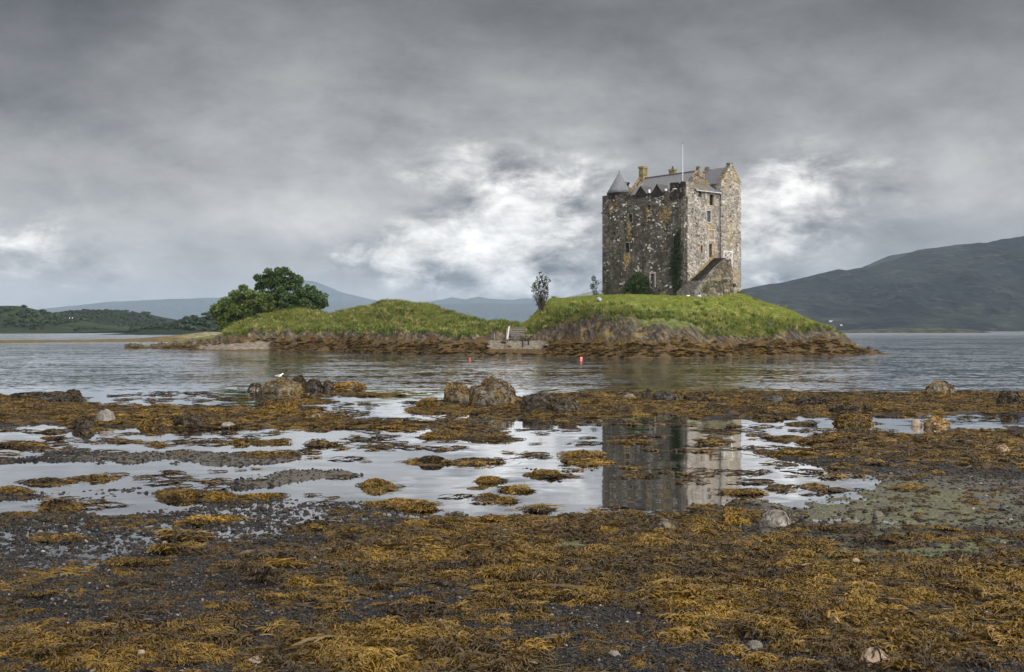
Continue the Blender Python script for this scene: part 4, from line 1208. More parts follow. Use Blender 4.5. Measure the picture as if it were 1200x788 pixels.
tree('tree', l2, 11.0, [(-.3, 0, 9.2, 1.6, 1.3), (-2.4, .4, 7.9, 1.6, 1.0), (1.9, -.2, 8.6, 1.5, 1.1), (3.8, .3, 7.7, 1.6, 1.0), (1.6, .4, 6.6, 1.5, 1.0), (-1.2, 0, 6.9, 1.5, 1.1), (.6, 0, 5.4, 1.9, 1.4), (.6, 0, 7.6, 1.9, 1.2), (-.6, 0, 4.4, 2.4, 1.5), (1.8, 0, 4.2, 2.4, 1.6), (2.9, 0, 6.4, 1.7, 1.2), (-3.2, 0, 6.2, 1.0, .7), (4.4, 0, 6.2, .9, .6)],
     'tallest tree behind the mound, with an open airy crown above its neighbours', FOL_B, .25, 1000, .28, fill=1.2)
l3 = tree_loc(357, TY + 2, 5.8)
tree('tree', l3, 6.6, [(0, 0, 4.4, 2.1, 1.5), (-1.9, .3, 3.2, 1.8, 1.4), (1.9, 0, 3.7, 2.0, 1.6), (.2, 0, 3.6, 2.6, 1.8), (.8, 0, 1.6, 2.8, 1.3), (-1.6, 0, 1.4, 2.0, 1.2), (3.0, .2, 2.6, 1.6, 1.3), (-3.2, 0, 2.4, 1.5, 1.2), (.3, -.5, 2.4, 2.0, 1.2), (1.0, .2, 5.2, 1.2, .8)],
     'dense dark round-crowned tree, on the right of the three behind the mound', FOL_B, .26, 1900, .26, fill=1.3)
l4 = tree_loc(634, 163.0)
l4.z = CH - (372 - HZ) / F * l4.y
def fan_tree(loc, H, spread, n, label, mat):
    """many thin stems fanning up from one base, small leaf sprays along them"""
    root = empty('tree', loc); tag(root, label, 'tree'); rnd = random.Random(5); tk = MB(); cs = []
    tk.tube([(0, 0, -.6), (0, 0, .35), (.03, 0, .9)], [.16, .13, .11], 8)
    for i in range(n):
        an = 2 * math.pi * i / n + rnd.uniform(-.2, .2); f = (i + .5) / n
        ex = spread * (2 * f - 1) * rnd.uniform(.8, 1.1); ey = rnd.uniform(-.6, .6); hz_ = H * (1 - .32 * (2 * f - 1) ** 2) * rnd.uniform(.82, 1.0)
        pts = [Vector((0, 0, .7)), Vector((ex * .45, ey * .4, hz_ * .42)), Vector((ex * .85, ey * .8, hz_ * .75)), Vector((ex, ey, hz_))]
        tk.tube(pts, [.085, .06, .04, .014], 5)
        for k in range(15):
            t = .30 + .70 * k / 14; j = min(2, int(t * 3)); p = pts[j].lerp(pts[j + 1], t * 3 - j)
            q = p + Vector((rnd.uniform(-.30, .30), rnd.uniform(-.25, .25), rnd.uniform(.0, .30)))
            tk.tube([p, q], [.014, .006], 4)
            m = rnd.randint(4, 11); cs.append(np.array(q) + RNG.normal(0, .085, (m, 3)))
    tk.build('trunk', BARK, root, True)
    link_mesh('crown', leaf_mesh('crown', np.concatenate(cs), .125), mat, root)
fan_tree(l4, 6.5, 1.35, 11, 'thin sparse young tree alone on the left shoulder of the castle knoll', FOL_C)

def bush(name, loc, lobes, n, leaf, mat, label, cat='bush', stemr=.06):
    root = empty(name, loc); tag(root, label, cat)
    cs = []; st = MB()
    for (lx, ly, lz, rx, rz) in lobes:
        k = int(n / len(lobes)); g = RNG.normal(size=(k, 3)); g /= np.linalg.norm(g, axis=1, keepdims=True)
        g *= (RNG.uniform(0, 1, (k, 1)) ** .3) * np.array([rx, rx, rz]) * RNG.uniform(.75, 1.12, (k, 1))
        cs.append(g + np.array([lx, ly, lz]))
        st.tube([(lx * .15, ly * .15, -.3), (lx * .6, ly * .6, lz * .5), (lx, ly, lz)], [stemr, stemr * .7, stemr * .3], 6)
    st.build('stem', BARK, root, True)
    link_mesh('foliage', leaf_mesh('foliage', np.concatenate(cs), leaf), mat, root)
    return root
def near_left(px, out):
    s, _ = on_left(px, 340, -out); p = CC + VX * -out + VY * s
    return Vector((p.x, p.y, float(island_eval(np.array([p.x]), np.array([p.y]))[0][0])))
p = near_left(745, 1.3)
bush('bush', p, [(0, 0, 1.3, 1.6, 1.3), (.5, -.5, 2.3, 1.2, 1.1), (1.0, -1.2, 1.5, 1.1, 1.4), (-.9, 1.0, 1.3, 1.2, 1.1), (.2, .2, 3.2, .75, .7), (1.0, -1.0, 2.4, .9, .9), (-.5, .6, 2.4, .9, .8)], 6500, .11, FOL_BUSH, 'big dark green bush against the foot of the castle, left of the small door')
p = near_left(727.5, 1.0)
bush('bush', p, [(0, 0, .45, .6, .5), (.5, 0, .35, .5, .4)], 700, .09, FOL_BRIGHT, 'small bright green bush at the left skirt of the big dark one')
p = near_left(769.5, .9)
bush('bush', p, [(0, 0, .3, .6, .35), (-.5, 0, .25, .45, .3), (.5, .1, .2, .4, .3)], 600, .08, FOL_BUSH, 'low dark cushion of leaves just right of the small castle door')
p = near_left(702.5, .5)
bush('shrub', p + Vector((-.5, .2, 0)), [(-.2, 0, 1.2, .5, .7), (0, 0, 2.4, .55, .7), (-.4, 0, 3.2, .4, .5), (.2, 0, .6, .4, .5), (-.6, .1, 2.0, .3, .5)], 520, .11, FOL_B, 'airy upright shrub growing at the far left corner of the castle', 'shrub')

def climber(name, pts, n, leaf, mat, label, depth=.28):
    """pts: (local y, z, half width) column on the left face"""
    root = empty(name, CC + Vector((0, 0, 0)), CA); tag(root, label, 'climber')
    zs = np.array([q[1] for q in pts]); ys = np.array([q[0] for q in pts]); ws = np.array([q[2] for q in pts])
    o_ = np.argsort(zs); wsn = ws[o_]; zz = RNG.uniform(zs.min(), zs.max(), n * 2)
    wv = np.interp(zz, zs[o_], wsn); keep = RNG.uniform(0, wsn.max(), n * 2) < wv
    zz = zz[keep][:n]; wv = wv[keep][:n]
    yy = np.interp(zz, zs[o_], ys[o_]) + wv * np.clip(RNG.normal(0, .52, len(zz)), -1.25, 1.25) + fbm(zz * 1.3, zz * 0, 41, 3) * .3
    xx = -np.abs(RNG.normal(0, depth * .5, len(zz))) - .06
    link_mesh('foliage', leaf_mesh('foliage', np.stack([xx, yy, zz], -1), leaf), mat, root)
    st = MB().tube([(-.06, ys[o_][0], zs.min() - .6), (-.07, ys[o_][0] + .1, zs.min() + 2), (-.06, ys[o_][1], zs[o_][1])], [.09, .06, .04], 6)
    st.build('stem', BARK, root, True)
cl = []
for px, py, w in ((795, 346, .55), (794, 330, 1.1), (792.5, 312, 1.45), (793, 298, 1.35), (795, 285, 1.0), (796, 274, .55), (797, 268, .2)):
    y_, z_ = on_left(px, py); cl.append((y_, z_, w * .8))
climber('ivy', cl, 4600, .10, FOL_IVY, 'tall dark ivy climbing the left castle wall beside the near corner', .4)
cl = []
for px, py, w in ((712, 346, 1.0), (711, 335, 1.1), (710, 322, .7), (709, 312, .3)):
    y_, z_ = on_left(px, py); cl.append((y_, z_, w))
climber('climber', cl, 420, .085, FOL_B, 'thin brownish creeper spreading low on the far left of the dark castle wall', .2)

# far woodland on the two left-hand hills
def far_lump(name):
    me, mt = leaf_ball(name, 110, 3.2, .8, 1.3, FOL_IVY); return source(name, me, mt)
wood_src = [far_lump('woodland_crown') for _ in range(3)]
WP = []
def drop_on(key, D, tmin, n, seed, dens):
    """random points on the front slope of one hill"""
    X, Y, Z, rows = HILL_GRIDS[key]; r_ = np.random.default_rng(seed)
    for _ in range(n):
        i = r_.uniform(rows * tmin, rows - 1.01); j = r_.uniform(0, X.shape[1] - 1.01)
        i0, j0 = int(i), int(j); u, v = i - i0, j - j0
        q = [(1 - u) * ((1 - v) * A[i0, j0] + v * A[i0, j0 + 1]) + u * ((1 - v) * A[i0 + 1, j0] + v * A[i0 + 1, j0 + 1]) for A in (X, Y, Z)]
        px = 600 + F * q[0] / D
        if q[2] < 1.5 or dens(px, i / rows) < r_.uniform(): continue
        WP.append((q[0], q[1], q[2] + 1.0, r_.uniform(.5, 1.3)))
drop_on(25, 1250, .15, 1500, 5, lambda px, t: (0.9 if (28 < px < 95 and t > .45) else .07) * (1 if vnoise(np.array([px / 9]), np.array([t * 5]), 3)[0] > -.1 else .15))
drop_on(31, 1650, .15, 1800, 6, lambda px, t: .75 if px < 192 else .15)
drop_on(37, 900, .15, 260, 8, lambda px, t: .4)
WP = np.array(WP)
sc_ = WP[:, 3]
scatter('woodland', WP[:, :3], np.stack([sc_ * 0, sc_ * 0, sc_ * 7], -1), np.stack([sc_, sc_, sc_ * .75], -1), np.arange(len(WP)) % 3, wood_src, 'far tree crowns')

# ================================================================== NEAR SHORE
# tidal flat: pools where the ground dips under the water, raised banks of weed.
# (cx, cy, rx, ry, strength) are read off the photo and laid on the flat ground.
POOLS = [(110, 518, 250, 15, 1), (360, 521, 150, 13, 1), (95, 560, 175, 19, 1), (255, 553, 105, 11, .8), (480, 540, 170, 17, 1),
         (620, 575, 270, 25, 1.2), (560, 531, 190, 15, 1), (750, 506, 115, 15, 1.1), (790, 531, 85, 28, 1.1), (925, 572, 92, 24, 1.1), (960, 500, 105, 11, 1),
         (1120, 494, 95, 8, .9), (1050, 503, 70, 8, .6), (920, 523, 60, 6, .5), (860, 545, 60, 14, .9), (320, 469, 215, 9, 1.25), (480, 470, 60, 6, .9), (480, 485, 100, 8, .9), (430, 508, 90, 7, .6),
         (90, 592, 180, 10, .55), (295, 612, 120, 20, .38), (60, 640, 150, 26, .40), (430, 592, 110, 8, .55), (1000, 611, 120, 5, .35), (230, 665, 120, 10, .25), (640, 500, 70, 10, .7),
         (20, 462, 60, 3, .3), (700, 597, 160, 6, .7)]
MUDS = [(255, 537, 170, 5.5, 1), (350, 557, 90, 10, .9), (560, 549.5, 170, 2.0, .8), (860, 547, 90, 4, .5), (1050, 590, 180, 32, 1.0), (890, 618, 140, 6, .6), (380, 545, 70, 5, .6)]
WEEDS = [(110, 482, 215, 15, 1.1), (330, 491, 170, 10, 1), (60, 470, 110, 8, .9), (440, 500, 120, 9, .9), (520, 514, 140, 8, 1), (440, 518, 70, 6, .8), (250, 500, 150, 5, .5), (640, 475, 150, 15, 1.2),
         (850, 474, 230, 12, 1.1), (1060, 472, 210, 12, 1.1), (1000, 482, 120, 6, .8), (600, 490, 120, 5, .6), (1060, 518, 170, 10, 1), (970, 528, 170, 11, 1), (1130, 535, 140, 22, .8), (870, 535, 70, 8, .7), (1050, 555, 90, 12, .7),
         (700, 612, 220, 14, .8), (650, 655, 330, 40, 1), (900, 690, 340, 60, .95), (480, 640, 130, 22, .7), (330, 680, 120, 14, .6), (120, 770, 240, 26, .9), (420, 775, 230, 30, .8), (380, 735, 120, 16, .5), (1050, 750, 220, 50, .9),
         (560, 760, 140, 16, .7), (300, 740, 330, 50, .5), (120, 650, 200, 40, .28), (650, 700, 420, 50, .55), (1080, 640, 150, 14, .6), (1120, 665, 120, 14, .6), (80, 710, 110, 8, .55), (190, 698, 70, 9, .5), (150, 625, 90, 6, .6), (240, 606, 60, 5, .6), (60, 632, 60, 5, .5), (215, 646, 50, 6, .6), (330, 662, 60, 12, .8),
         (1170, 600, 60, 10, .4), (1000, 625, 130, 9, .6)]
BARE = [(80, 665, 200, 30, .6), (230, 735, 160, 20, .6), (560, 740, 170, 16, .7), (720, 745, 120, 26, .9), (860, 772, 120, 24, .9), (700, 700, 110, 8, .5), (130, 690, 120, 8, .4), (1120, 722, 90, 8, .7), (300, 760, 70, 16, .5), (60, 742, 80, 10, .7), (600, 780, 60, 8, .6), (490, 712, 60, 6, .6)]
GREEN = [(700, 648, 100, 5, 1.6), (950, 666, 90, 6, 1.6), (1060, 650, 110, 6, 1.4), (860, 645, 60, 4, 1.3), (520, 781, 50, 5, 1.2), (270, 783, 40, 4, 1.2), (1050, 600, 190, 40, .55), (700, 648, 90, 7, .9), (960, 665, 80, 9, 1), (1040, 655, 130, 12, .7), (900, 648, 120, 8, .7), (740, 640, 60, 6, .6), (440, 668, 60, 4, .5), (600, 625, 70, 5, .3), (1030, 625, 150, 16, .5)]
# low weed patches standing in and round the pools, (px, py, half width, half height)
PATCHES = [(320, 463, 62, 3.5, 1), (400, 461, 50, 2.2, 1), (350, 471, 50, 2.2, 1), (440, 464, 40, 1.2, 1), (580, 481, 90, 6, 1), (640, 486, 66, 5, 1), (515, 481, 45, 4, 1), (65, 596, 23, 5.2, 1), (212, 584, 20, 4.0, 1), (261, 586, 19, 4.2, 1), (305, 584, 29, 2.5, 1), (50, 568, 30, 3.5, 1), (95, 564, 26, 1.8, 1), (12, 579, 15, 2.5, 1), (22, 521, 27, 2.0, 1), (55, 514, 10, 1.8, 1), (184, 523, 11, 1.8, 1), (283, 520, 12, 3.2, 1), (318, 520, 22, 1.8, 1), (314, 535, 28, 2.8, 1), (375, 521, 14, 2.5, 1), (440, 570, 22, 3.8, 1), (505, 542, 19, 3.5, 1), (552, 542, 26, 2.2, 1), (573, 564, 19, 2.8, 1), (641, 556, 20, 2.8, 1), (683, 537, 19, 4.8, 1), (698, 542, 29, 1.8, 1), (574, 584, 8, 2.0, 1), (596, 590, 14, 2.2, 1), (632, 597, 10, 1.8, 1), (553, 573, 10, 1.8, 1), (602, 576, 14, 1.8, 1), (745, 559, 21, 2.2, 1), (745, 518, 26, 1.8, 1), (835, 518, 18, 1.8, 1), (862, 578, 20, 2.0, 1), (912, 571, 13, 1.8, 1), (954, 571, 15, 2.2, 1), (1055, 576, 16, 2.0, 1), (900, 491, 20, 1.8, 1), (941, 498, 20, 1.8, 1), (470, 593, 39, 3.2, 1), (236, 612, 31, 3.0, 1), (218, 630, 25, 2.8, 1), (70, 632, 26, 2.2, 1), (213, 648, 22, 2.8, 1), (330, 661, 20, 5.0, 1), (372, 621, 35, 4.2, 1), (150, 669, 30, 2.2, 1), (490, 721, 48, 4.5, 1), (866, 614, 20, 4.2, 1)]
def field(spots, px, py):
    m = np.zeros_like(px)
    for cx, cy, rx, ry, st in spots:
        r2 = ((px - cx) / rx) ** 2 + ((py - cy) / ry) ** 2
        m = np.maximum(m, st * np.exp(-(r2 ** 1.6) * .7))
    return m
SPECK = [(290, 615, 115, 24, 1), (60, 645, 190, 44, 1), (200, 632, 200, 30, .9), (390, 612, 60, 14, .8), (430, 600, 140, 8, 1), (200, 700, 120, 12, .7), (30, 725, 70, 16, .9), (900, 606, 130, 5, .8), (1000, 613, 115, 5, 1), (1060, 560, 80, 8, .6), (380, 600, 70, 10, .8), (1040, 590, 60, 5, .6)]
def shore_eval(X, Y):
    X = np.asarray(X, float); Y = np.asarray(Y, float)
    px = 600 + F * X / Y; py = HZ + CH * F / Y
    k = np.clip(Y / 30, .25, 2.0)
    wx = px + fbm(X / 1.6, Y / 2.2, 101, 4) * 34 + fbm(X / .5, Y / .7, 107, 3) * 10
    wy = py + (fbm(X / 1.5, Y / 2.0, 103, 4) * 7.0 + fbm(X / .45, Y / .6, 109, 3) * 2.5) * np.clip((py - 440) / 80, .35, 2.5)
    pool = field(POOLS, wx, wy); mud = field(MUDS, wx, wy); weed = field(WEEDS, wx, wy)
    bare = field(BARE, wx, wy); green = field(GREEN, wx, wy)
    # sideways of the photo's field the same shore goes on
    out = sstep(np.abs(px - 600), 640, 760)
    gen = fbm(X / 9, Y / 5, 111, 4)
    pool = pool * (1 - out) + out * np.clip(gen * 2.2, 0, 1) * sstep(Y, 17, 22); weed = weed * (1 - out) + out * np.clip(.35 - gen * 1.5, 0, 1)
    patch = fbm(X / .9, Y / 1.2, 113, 4)
    pw = sstep(pool, .22, .58)
    weed = np.clip((weed * (1 - .8 * mud) * (1 - .75 * bare) * (1 - np.clip(green * .6, 0, .9)) + patch * .42 * (weed > .04)) * (1 - .97 * pw) - .06, 0, 1.2)
    sp0 = np.clip(field(SPECK, wx, wy), 0, 1)
    weed = np.clip(weed - .55 * sp0 * (weed < .9), 0, 1.2) * (1 - .45 * sp0)
    isl = field(PATCHES, px + (wx - px) * .35, py + (wy - py) * .35)
    weed = np.maximum(weed, isl * .95 * (isl > .3))
    land = .055 + .07 * sstep(Y, 20, 11)
    h = land - .24 * np.clip(sstep(pool, .05, .75) - .75 * mud, 0, 1.1) * (1 - np.clip(isl * 1.3, 0, 1)) + .035 * mud * 0
    h = h + fbm(X / .8, Y / 1.1, 115, 4) * .030 + fbm(X / .12, Y / .16, 117, 3) * .016
    sp = np.clip(sp0 * 1.2, 0, 1) * (1 - np.clip(weed * 1.5, 0, 1))
    h = h * (1 - sp) + sp * (fbm(X / .11, Y / .15, 151, 3) * .022 + fbm(X / .9, Y / 1.1, 153, 3) * .016 - .004)
    lump = np.clip(fbm(X / .7, Y / .8, 119, 4) + .25, 0, 1)
    h = h + weed * (.01 + .06 * lump * np.clip(Y / 25, .5, 1.2)) * (1 - .6 * isl)
    h = np.where((isl > .05) & (pool > .2), np.maximum(h, 0) * (1 - .8 * np.clip(isl * 1.4, 0, 1)) + np.minimum(h, 0), h)
    # the open water beyond the last weed bank
    edge = 61.0 + fbm(X / 7, Y / 5, 121, 4) * 6.5 - 3.0 * np.exp(-((px - 330) / 150) ** 2)
    h = h - sstep(Y, edge - 3, edge + 5) * .75
    return h, weed, pool, mud, green, px, py

def build_shore():
    inv = np.linspace(1 / 6.5, 1 / 90.0, 560)
    Yr = 1 / inv
    u = np.concatenate([np.linspace(-2.2, -.63, 160), np.linspace(-.62, .62, 1240), np.linspace(.63, 2.2, 160)])
    Y = np.repeat(Yr[:, None], len(u), 1); X = u[None, :] * Y
    h, weed, pool, mud, green, px, py = shore_eval(X, Y)
    me = grid_mesh('shore', X, Y, h)
    add_attr(me, 'weed', weed); add_attr(me, 'mud', np.clip(mud, 0, 1)); add_attr(me, 'green', green)
    m, b = material('shore_ground')
    P = b.pos(); x, y, z = b.sep(P)
    v = b.voro(P, 26.0); v2 = b.voro(P, 60.0)
    n = b.noise(P, 2.2, 6, .62); nf = b.noise(P, 14.0, 5, .65)
    r, g, bb = b.sep(v['Color'])
    grav = b.ramp(b.add(b.mul(r, .7), b.mul(nf, .3)), [(.15, (.003, .0027, .0024)), (.55, (.007, .0062, .0056)), (.88, (.018, .0155, .0135)), (1.0, (.09, .08, .07))])
    mudc = b.mix(b.ss(nf, .35, .65), (.036, .032, .026), (.080, .072, .058))
    c = b.mix(b.ss(b.add(b.attr('mud'), b.mul(b.sub(n, .5), .7)), .25, .55), grav, mudc)
    c = b.mix(b.mul(b.ss(b.add(b.attr('green'), b.mul(b.sub(n, .5), 1.2)), .30, .75), .8), c, b.mix(b.ss(nf, .4, .62), (.048, .048, .024), (.120, .122, .042)))
    wd = b.ramp(nf, [(.3, (.012, .008, .004)), (.52, (.055, .033, .008)), (.7, (.15, .088, .014))])
    c = b.mix(b.ss(b.add(b.attr('weed'), b.mul(b.sub(nf, .5), .5)), .25, .55), c, wd)
    hgt = b.add(b.mul(v['Distance'], -1.0), b.mul(nf, .6))
    b.out(b.pbsdf(c, b.lin(nf, .3, .7, .45, .8), b.bump(hgt, .8, .03), .18))
    o = link_mesh('shore', me, m, None, True); o['kind'] = 'structure'
build_shore()
# dark bed under the pools and the sea so that no gap shows
mb_, bb_ = material('sea_bed'); bb_.out(bb_.pbsdf((.03, .028, .022), .9))
MB().poly([(-9400, -50, -2.2), (9400, -50, -2.2), (9400, 13000, -2.2), (-9400, 13000, -2.2)]).build('sea_bed', mb_)['kind'] = 'structure'

# ------------------------------------------------------------------ loose weed on the shore
mid_wrack = ([wrack_clump('wrack_clump', 230, .26, WRACK, .011, .018, .06, .17) for _ in range(6)]
             + [wrack_clump('wrack_clump', 200, .26, WRACK_DARK, .011, .018, .06, .17) for _ in range(3)])
far_wrack = ([wrack_clump('wrack_clump', 170, .40, WRACK, .018, .03, .09, .24) for _ in range(5)]
             + [wrack_clump('wrack_clump', 150, .40, WRACK_DARK, .018, .03, .09, .24) for _ in range(3)])
def view_points(n, y0, y1, half=.50):
    """random ground points, uniform over the ground between two depths"""
    Y = np.sqrt(RNG.uniform(y0 ** 2, y1 ** 2, n)); X = RNG.uniform(-1, 1, n) * (half * Y + 6.0)
    return X, Y
def scatter_shore(name, n, y0, y1, srcs, nd, sc0, sc1, thr, coll, pw=1.0, tilt=.11):
    X, Y = view_points(n, y0, y1)
    h, weed, pool, mud, green, px, py = shore_eval(X, Y)
    pr = np.clip((weed - thr) * 1.5, 0, 1) ** pw
    scrap = (pr < .10) & (pool < .25)
    pr = np.where(scrap, np.maximum(pr, .26 * (1 - np.clip(mud + green, 0, 1) * .75)), pr)
    ok = (RNG.uniform(size=n) < pr) & (h > -.05)
    X, Y, h, weed, scrap = X[ok], Y[ok], h[ok], weed[ok], scrap[ok]; k = len(X)
    dk = fbm(X / 1.1, Y / 1.4, 131, 4) + RNG.normal(0, .26, k) + .35 * scrap > .13
    idx = np.where(dk, nd[0] + RNG.integers(0, nd[1], k), RNG.integers(0, nd[0], k))
    z = sc0 * (sc1 / sc0) ** (RNG.uniform(0, 1, k) * np.where(scrap, .45, 1.0))
    flow = fbm(X / 3.0, Y / 3.0, 161, 3) * 3.2 + RNG.normal(0, .5, k) + np.where(RNG.uniform(size=k) < .25, RNG.uniform(-3, 3, k), 0)
    scatter(name, np.stack([X, Y, h - .012], -1), np.stack([RNG.normal(0, tilt, k), RNG.normal(0, tilt, k), flow], -1), np.stack([z, z, z * RNG.uniform(.7, 1.5, k)], -1), idx, srcs, coll)
    return k
print('near', scatter_shore('seaweed', 31000, 8.0, 24.0, mid_wrack, (6, 3), 0.35, 1.05, .10, 'near wrack clumps'))
print('far', scatter_shore('seaweed', 35000, 23.5, 63.0, far_wrack, (5, 3), .4, .95, .14, 'middle wrack clumps'))

# longer knotted wrack lying along the drainage
long_wrack = [wrack_clump('long_wrack', 26, .30, WRACK, .014, .03, .28, .62) for _ in range(4)] + [wrack_clump('long_wrack', 26, .30, WRACK_DARK, .016, .03, .28, .62) for _ in range(4)]
print('long', scatter_shore('seaweed', 5200, 8.0, 34.0, long_wrack, (4, 4), .5, 1.1, .38, 'long wrack strands', 1.0, .035))

# bits of floating and stranded weed in the pools
X, Y = view_points(6800, 19.0, 62.0)
h, weed, pool, mud, green, px, py = shore_eval(X, Y)
ok = (pool > .35) & (h < .02) & (fbm(X / 2.2, Y / 1.2, 141, 4) > .16)
X, Y = X[ok], Y[ok]; k = len(X)
small_wrack = [wrack_clump('wrack_bit', 24, .16, WRACK_DARK, .022, .03, .08, .22) for _ in range(3)] + [wrack_clump('wrack_bit', 24, .16, WRACK, .022, .03, .08, .22)]
z = RNG.uniform(.4, 1.1, k)
scatter('seaweed', np.stack([X, Y, X * 0 - .002], -1), np.stack([z * 0, z * 0, np.sin(z * 90) * .5], -1), np.stack([z * 2.2, z, z], -1), RNG.integers(0, 4, k), small_wrack, 'floating wrack bits')

# pebbles
def pebble(name, mat, seed):
    bm = bmesh.new(); bmesh.ops.create_icosphere(bm, subdivisions=1, radius=1.0)
    for v in bm.verts:
        v.co *= 1 + .35 * mnoise.noise(v.co * 1.3 + Vector((seed * 7.1, 0, 0)))
        v.co.z *= .55
    me = bpy.data.meshes.new(name); bm.to_mesh(me); bm.free()
    me.polygons.foreach_set('use_smooth', [True] * len(me.polygons))
    return source(name, me, mat)
def pebble_material():
    m, b = material('wet_pebble')
    r = b.rnd()
    c = b.ramp(r, [(0.0, (.004, .0035, .003)), (.5, (.011, .0095, .0085)), (.86, (.026, .022, .019)), (.98, (.06, .05, .043)), (1.0, (.22, .19, .16))])
    b.out(b.pbsdf(c, b.lin(r, 0, 1, .35, .65), None, .2))
    return m
PEB = pebble_material()
peb_src = [pebble('pebble', PEB, k) for k in range(6)]
def pebbles(n, y0, y1, s0, s1):
    X, Y = view_points(n, y0, y1)
    h, weed, pool, mud, green, px, py = shore_eval(X, Y)
    ok = (RNG.uniform(size=n) > weed * 1.1) & (RNG.uniform(size=n) > mud * .8) & (h > -.05) & (RNG.uniform(size=n) > green * .6)
    X, Y, h = X[ok], Y[ok], h[ok]; k = len(X)
    z = s0 * (s1 / s0) ** (RNG.uniform(0, 1, k) ** 2.2)
    scatter('pebbles', np.stack([X, Y, h + z * .15], -1), np.stack([RNG.normal(0, .3, k), RNG.normal(0, .3, k), RNG.uniform(0, 6.28, k)], -1), np.stack([z, z * RNG.uniform(.6, 1, k), z], -1), RNG.integers(0, 6, k), peb_src, 'shore pebbles')
    return k
print('peb', pebbles(260000, 8.0, 17.0, .010, .034), pebbles(105000, 17.0, 32.0, .018, .06))

# ================================================================== ROCKS ON THE SHORE
def rock_material(name, dark, mid, pale, lich=None):
    m, b = material(name)
    O = b.obj(); n = b.noise(O, 2.6, 7, .66, .3); n2 = b.noise(O, 11.0, 5, .65)
    c = b.ramp(b.add(b.mul(n, .7), b.mul(n2, .3)), [(.32, dark), (.5, mid), (.66, pale)])
    if lich: c = b.mix(b.mul(b.ss(b.noise(O, 1.7, 5, .6), .54, .64), .7), c, lich)
    b.out(b.pbsdf(c, .72, b.bump(b.add(n, b.mul(n2, .4)), .8, .08), .35))
    return m
RK_PALE = rock_material('pale_granite', (.045, .040, .035), (.125, .110, .096), (.27, .245, .22))
RK_TAN = rock_material('tan_stone', (.09, .065, .045), (.23, .165, .115), (.36, .29, .22))
RK_DARK = rock_material('wet_dark_rock', (.010, .010, .009), (.028, .025, .022), (.07, .062, .055))
RK_MID = rock_material('grey_brown_rock', (.028, .025, .02), (.085, .075, .062), (.19, .17, .14), (.12, .085, .02))
WR_MESH = wrack_material('draped_wrack', (.190, .108, .014), (.020, .012, .005), .42)
WR_MESH_D = wrack_material('draped_dark_wrack', (.055, .034, .010), (.009, .006, .004), .42)

def rock(px, py, w, hgt, mat, label, cat='rock', cover=0.0, dark=.3, seed=0, name='rock', rough=.28, flat=1.0, group=None):
    """px,py: middle of its foot in the photo; w,hgt: its size in photo pixels; cover: how much weed drapes it"""
    z0 = 0.0
    Y = depth_on(py, .03)
    X = (px - 600) / F * Y
    z0 = float(shore_eval(np.array([X]), np.array([Y]))[0][0]); z0 = max(z0, -.03)
    Y = depth_on(py, z0); X = (px - 600) / F * Y
    W_ = w / F * Y * .5; H_ = hgt / F * Y
    root = empty(name, (X, Y + W_ * .5, z0)); tag(root, label, cat, group)
    sub = 4 if w > 26 or Y < 20 else 3
    bm = bmesh.new(); bmesh.ops.create_icosphere(bm, subdivisions=sub, radius=1.0)
    off = Vector((seed * 3.7 + px * .013, py * .021, seed))
    def shape(d_):
        k = 1 + rough * mnoise.fractal(d_ * 1.15 + off, 1.0, 2.0, 4) + .10 * mnoise.noise(d_ * 4 + off)
        q = Vector((d_.x * k * W_, d_.y * k * W_ * .8, 0))
        zz = d_.z * k
        q.z = (H_ * (zz ** .9 if zz > 0 else 0) if zz > 0 else zz * H_ * .5) 
        return q
    for v in bm.verts: v.co = shape(v.co.normalized())
    me = bpy.data.meshes.new('stone'); bm.to_mesh(me); bm.free()
    link_mesh('stone', me, mat, root, True)
    if cover > 0:
        n = int(min(900, 420 * cover * (1 + w / 60)))
        px_m = Y / F                                     # metres per photo pixel here
        wd = max(.016, .95 * px_m); Ls = max(.14, 6.0 * px_m)
        paths = np.zeros((n, 5, 3)); r_ = random.Random(int(px * 31 + py))
        for i in range(n):
            d_ = Vector((r_.gauss(0, 1), r_.gauss(0, 1), abs(r_.gauss(0, 1)) * 1.1)).normalized()
            tn = Vector((r_.gauss(0, 1), r_.gauss(0, 1), r_.gauss(-.35, 1))); st = r_.uniform(.5, 1.4) * Ls / max(W_, .05) / 4
            lift_ = r_.uniform(.0, .035); cu = r_.gauss(0, .5)
            for k in range(5):
                q = shape(d_) * 1.02
                q.z = max(q.z, 0) + .012 + lift_ * math.sin(math.pi * k / 4)
                if d_.z < .02: q = q + Vector((d_.x, d_.y, 0)) * k * .25 * st * W_
                paths[i, k] = q
                tn = (tn - d_ * tn.dot(d_)); tn = tn.normalized() if tn.length > 1e-4 else Vector((0, 1, 0))
                tn = (tn + d_.cross(tn) * cu + Vector((0, 0, -.25))).normalized()
                d_ = (d_ + tn * st).normalized(); d_.z = max(d_.z, 0.0)
                d_.normalize()
        v, q = ribbons(paths, wd * np.array([.7, 1, 1.2, 1.2, .6])[None, :] * RNG.uniform(.7, 1.4, (n, 1)))
        dm = WR_MESH_D if dark > .5 else WR_MESH
        link_mesh('seaweed_cover', np_mesh('seaweed_cover', v, q), dm, root)
    return root
R = rock
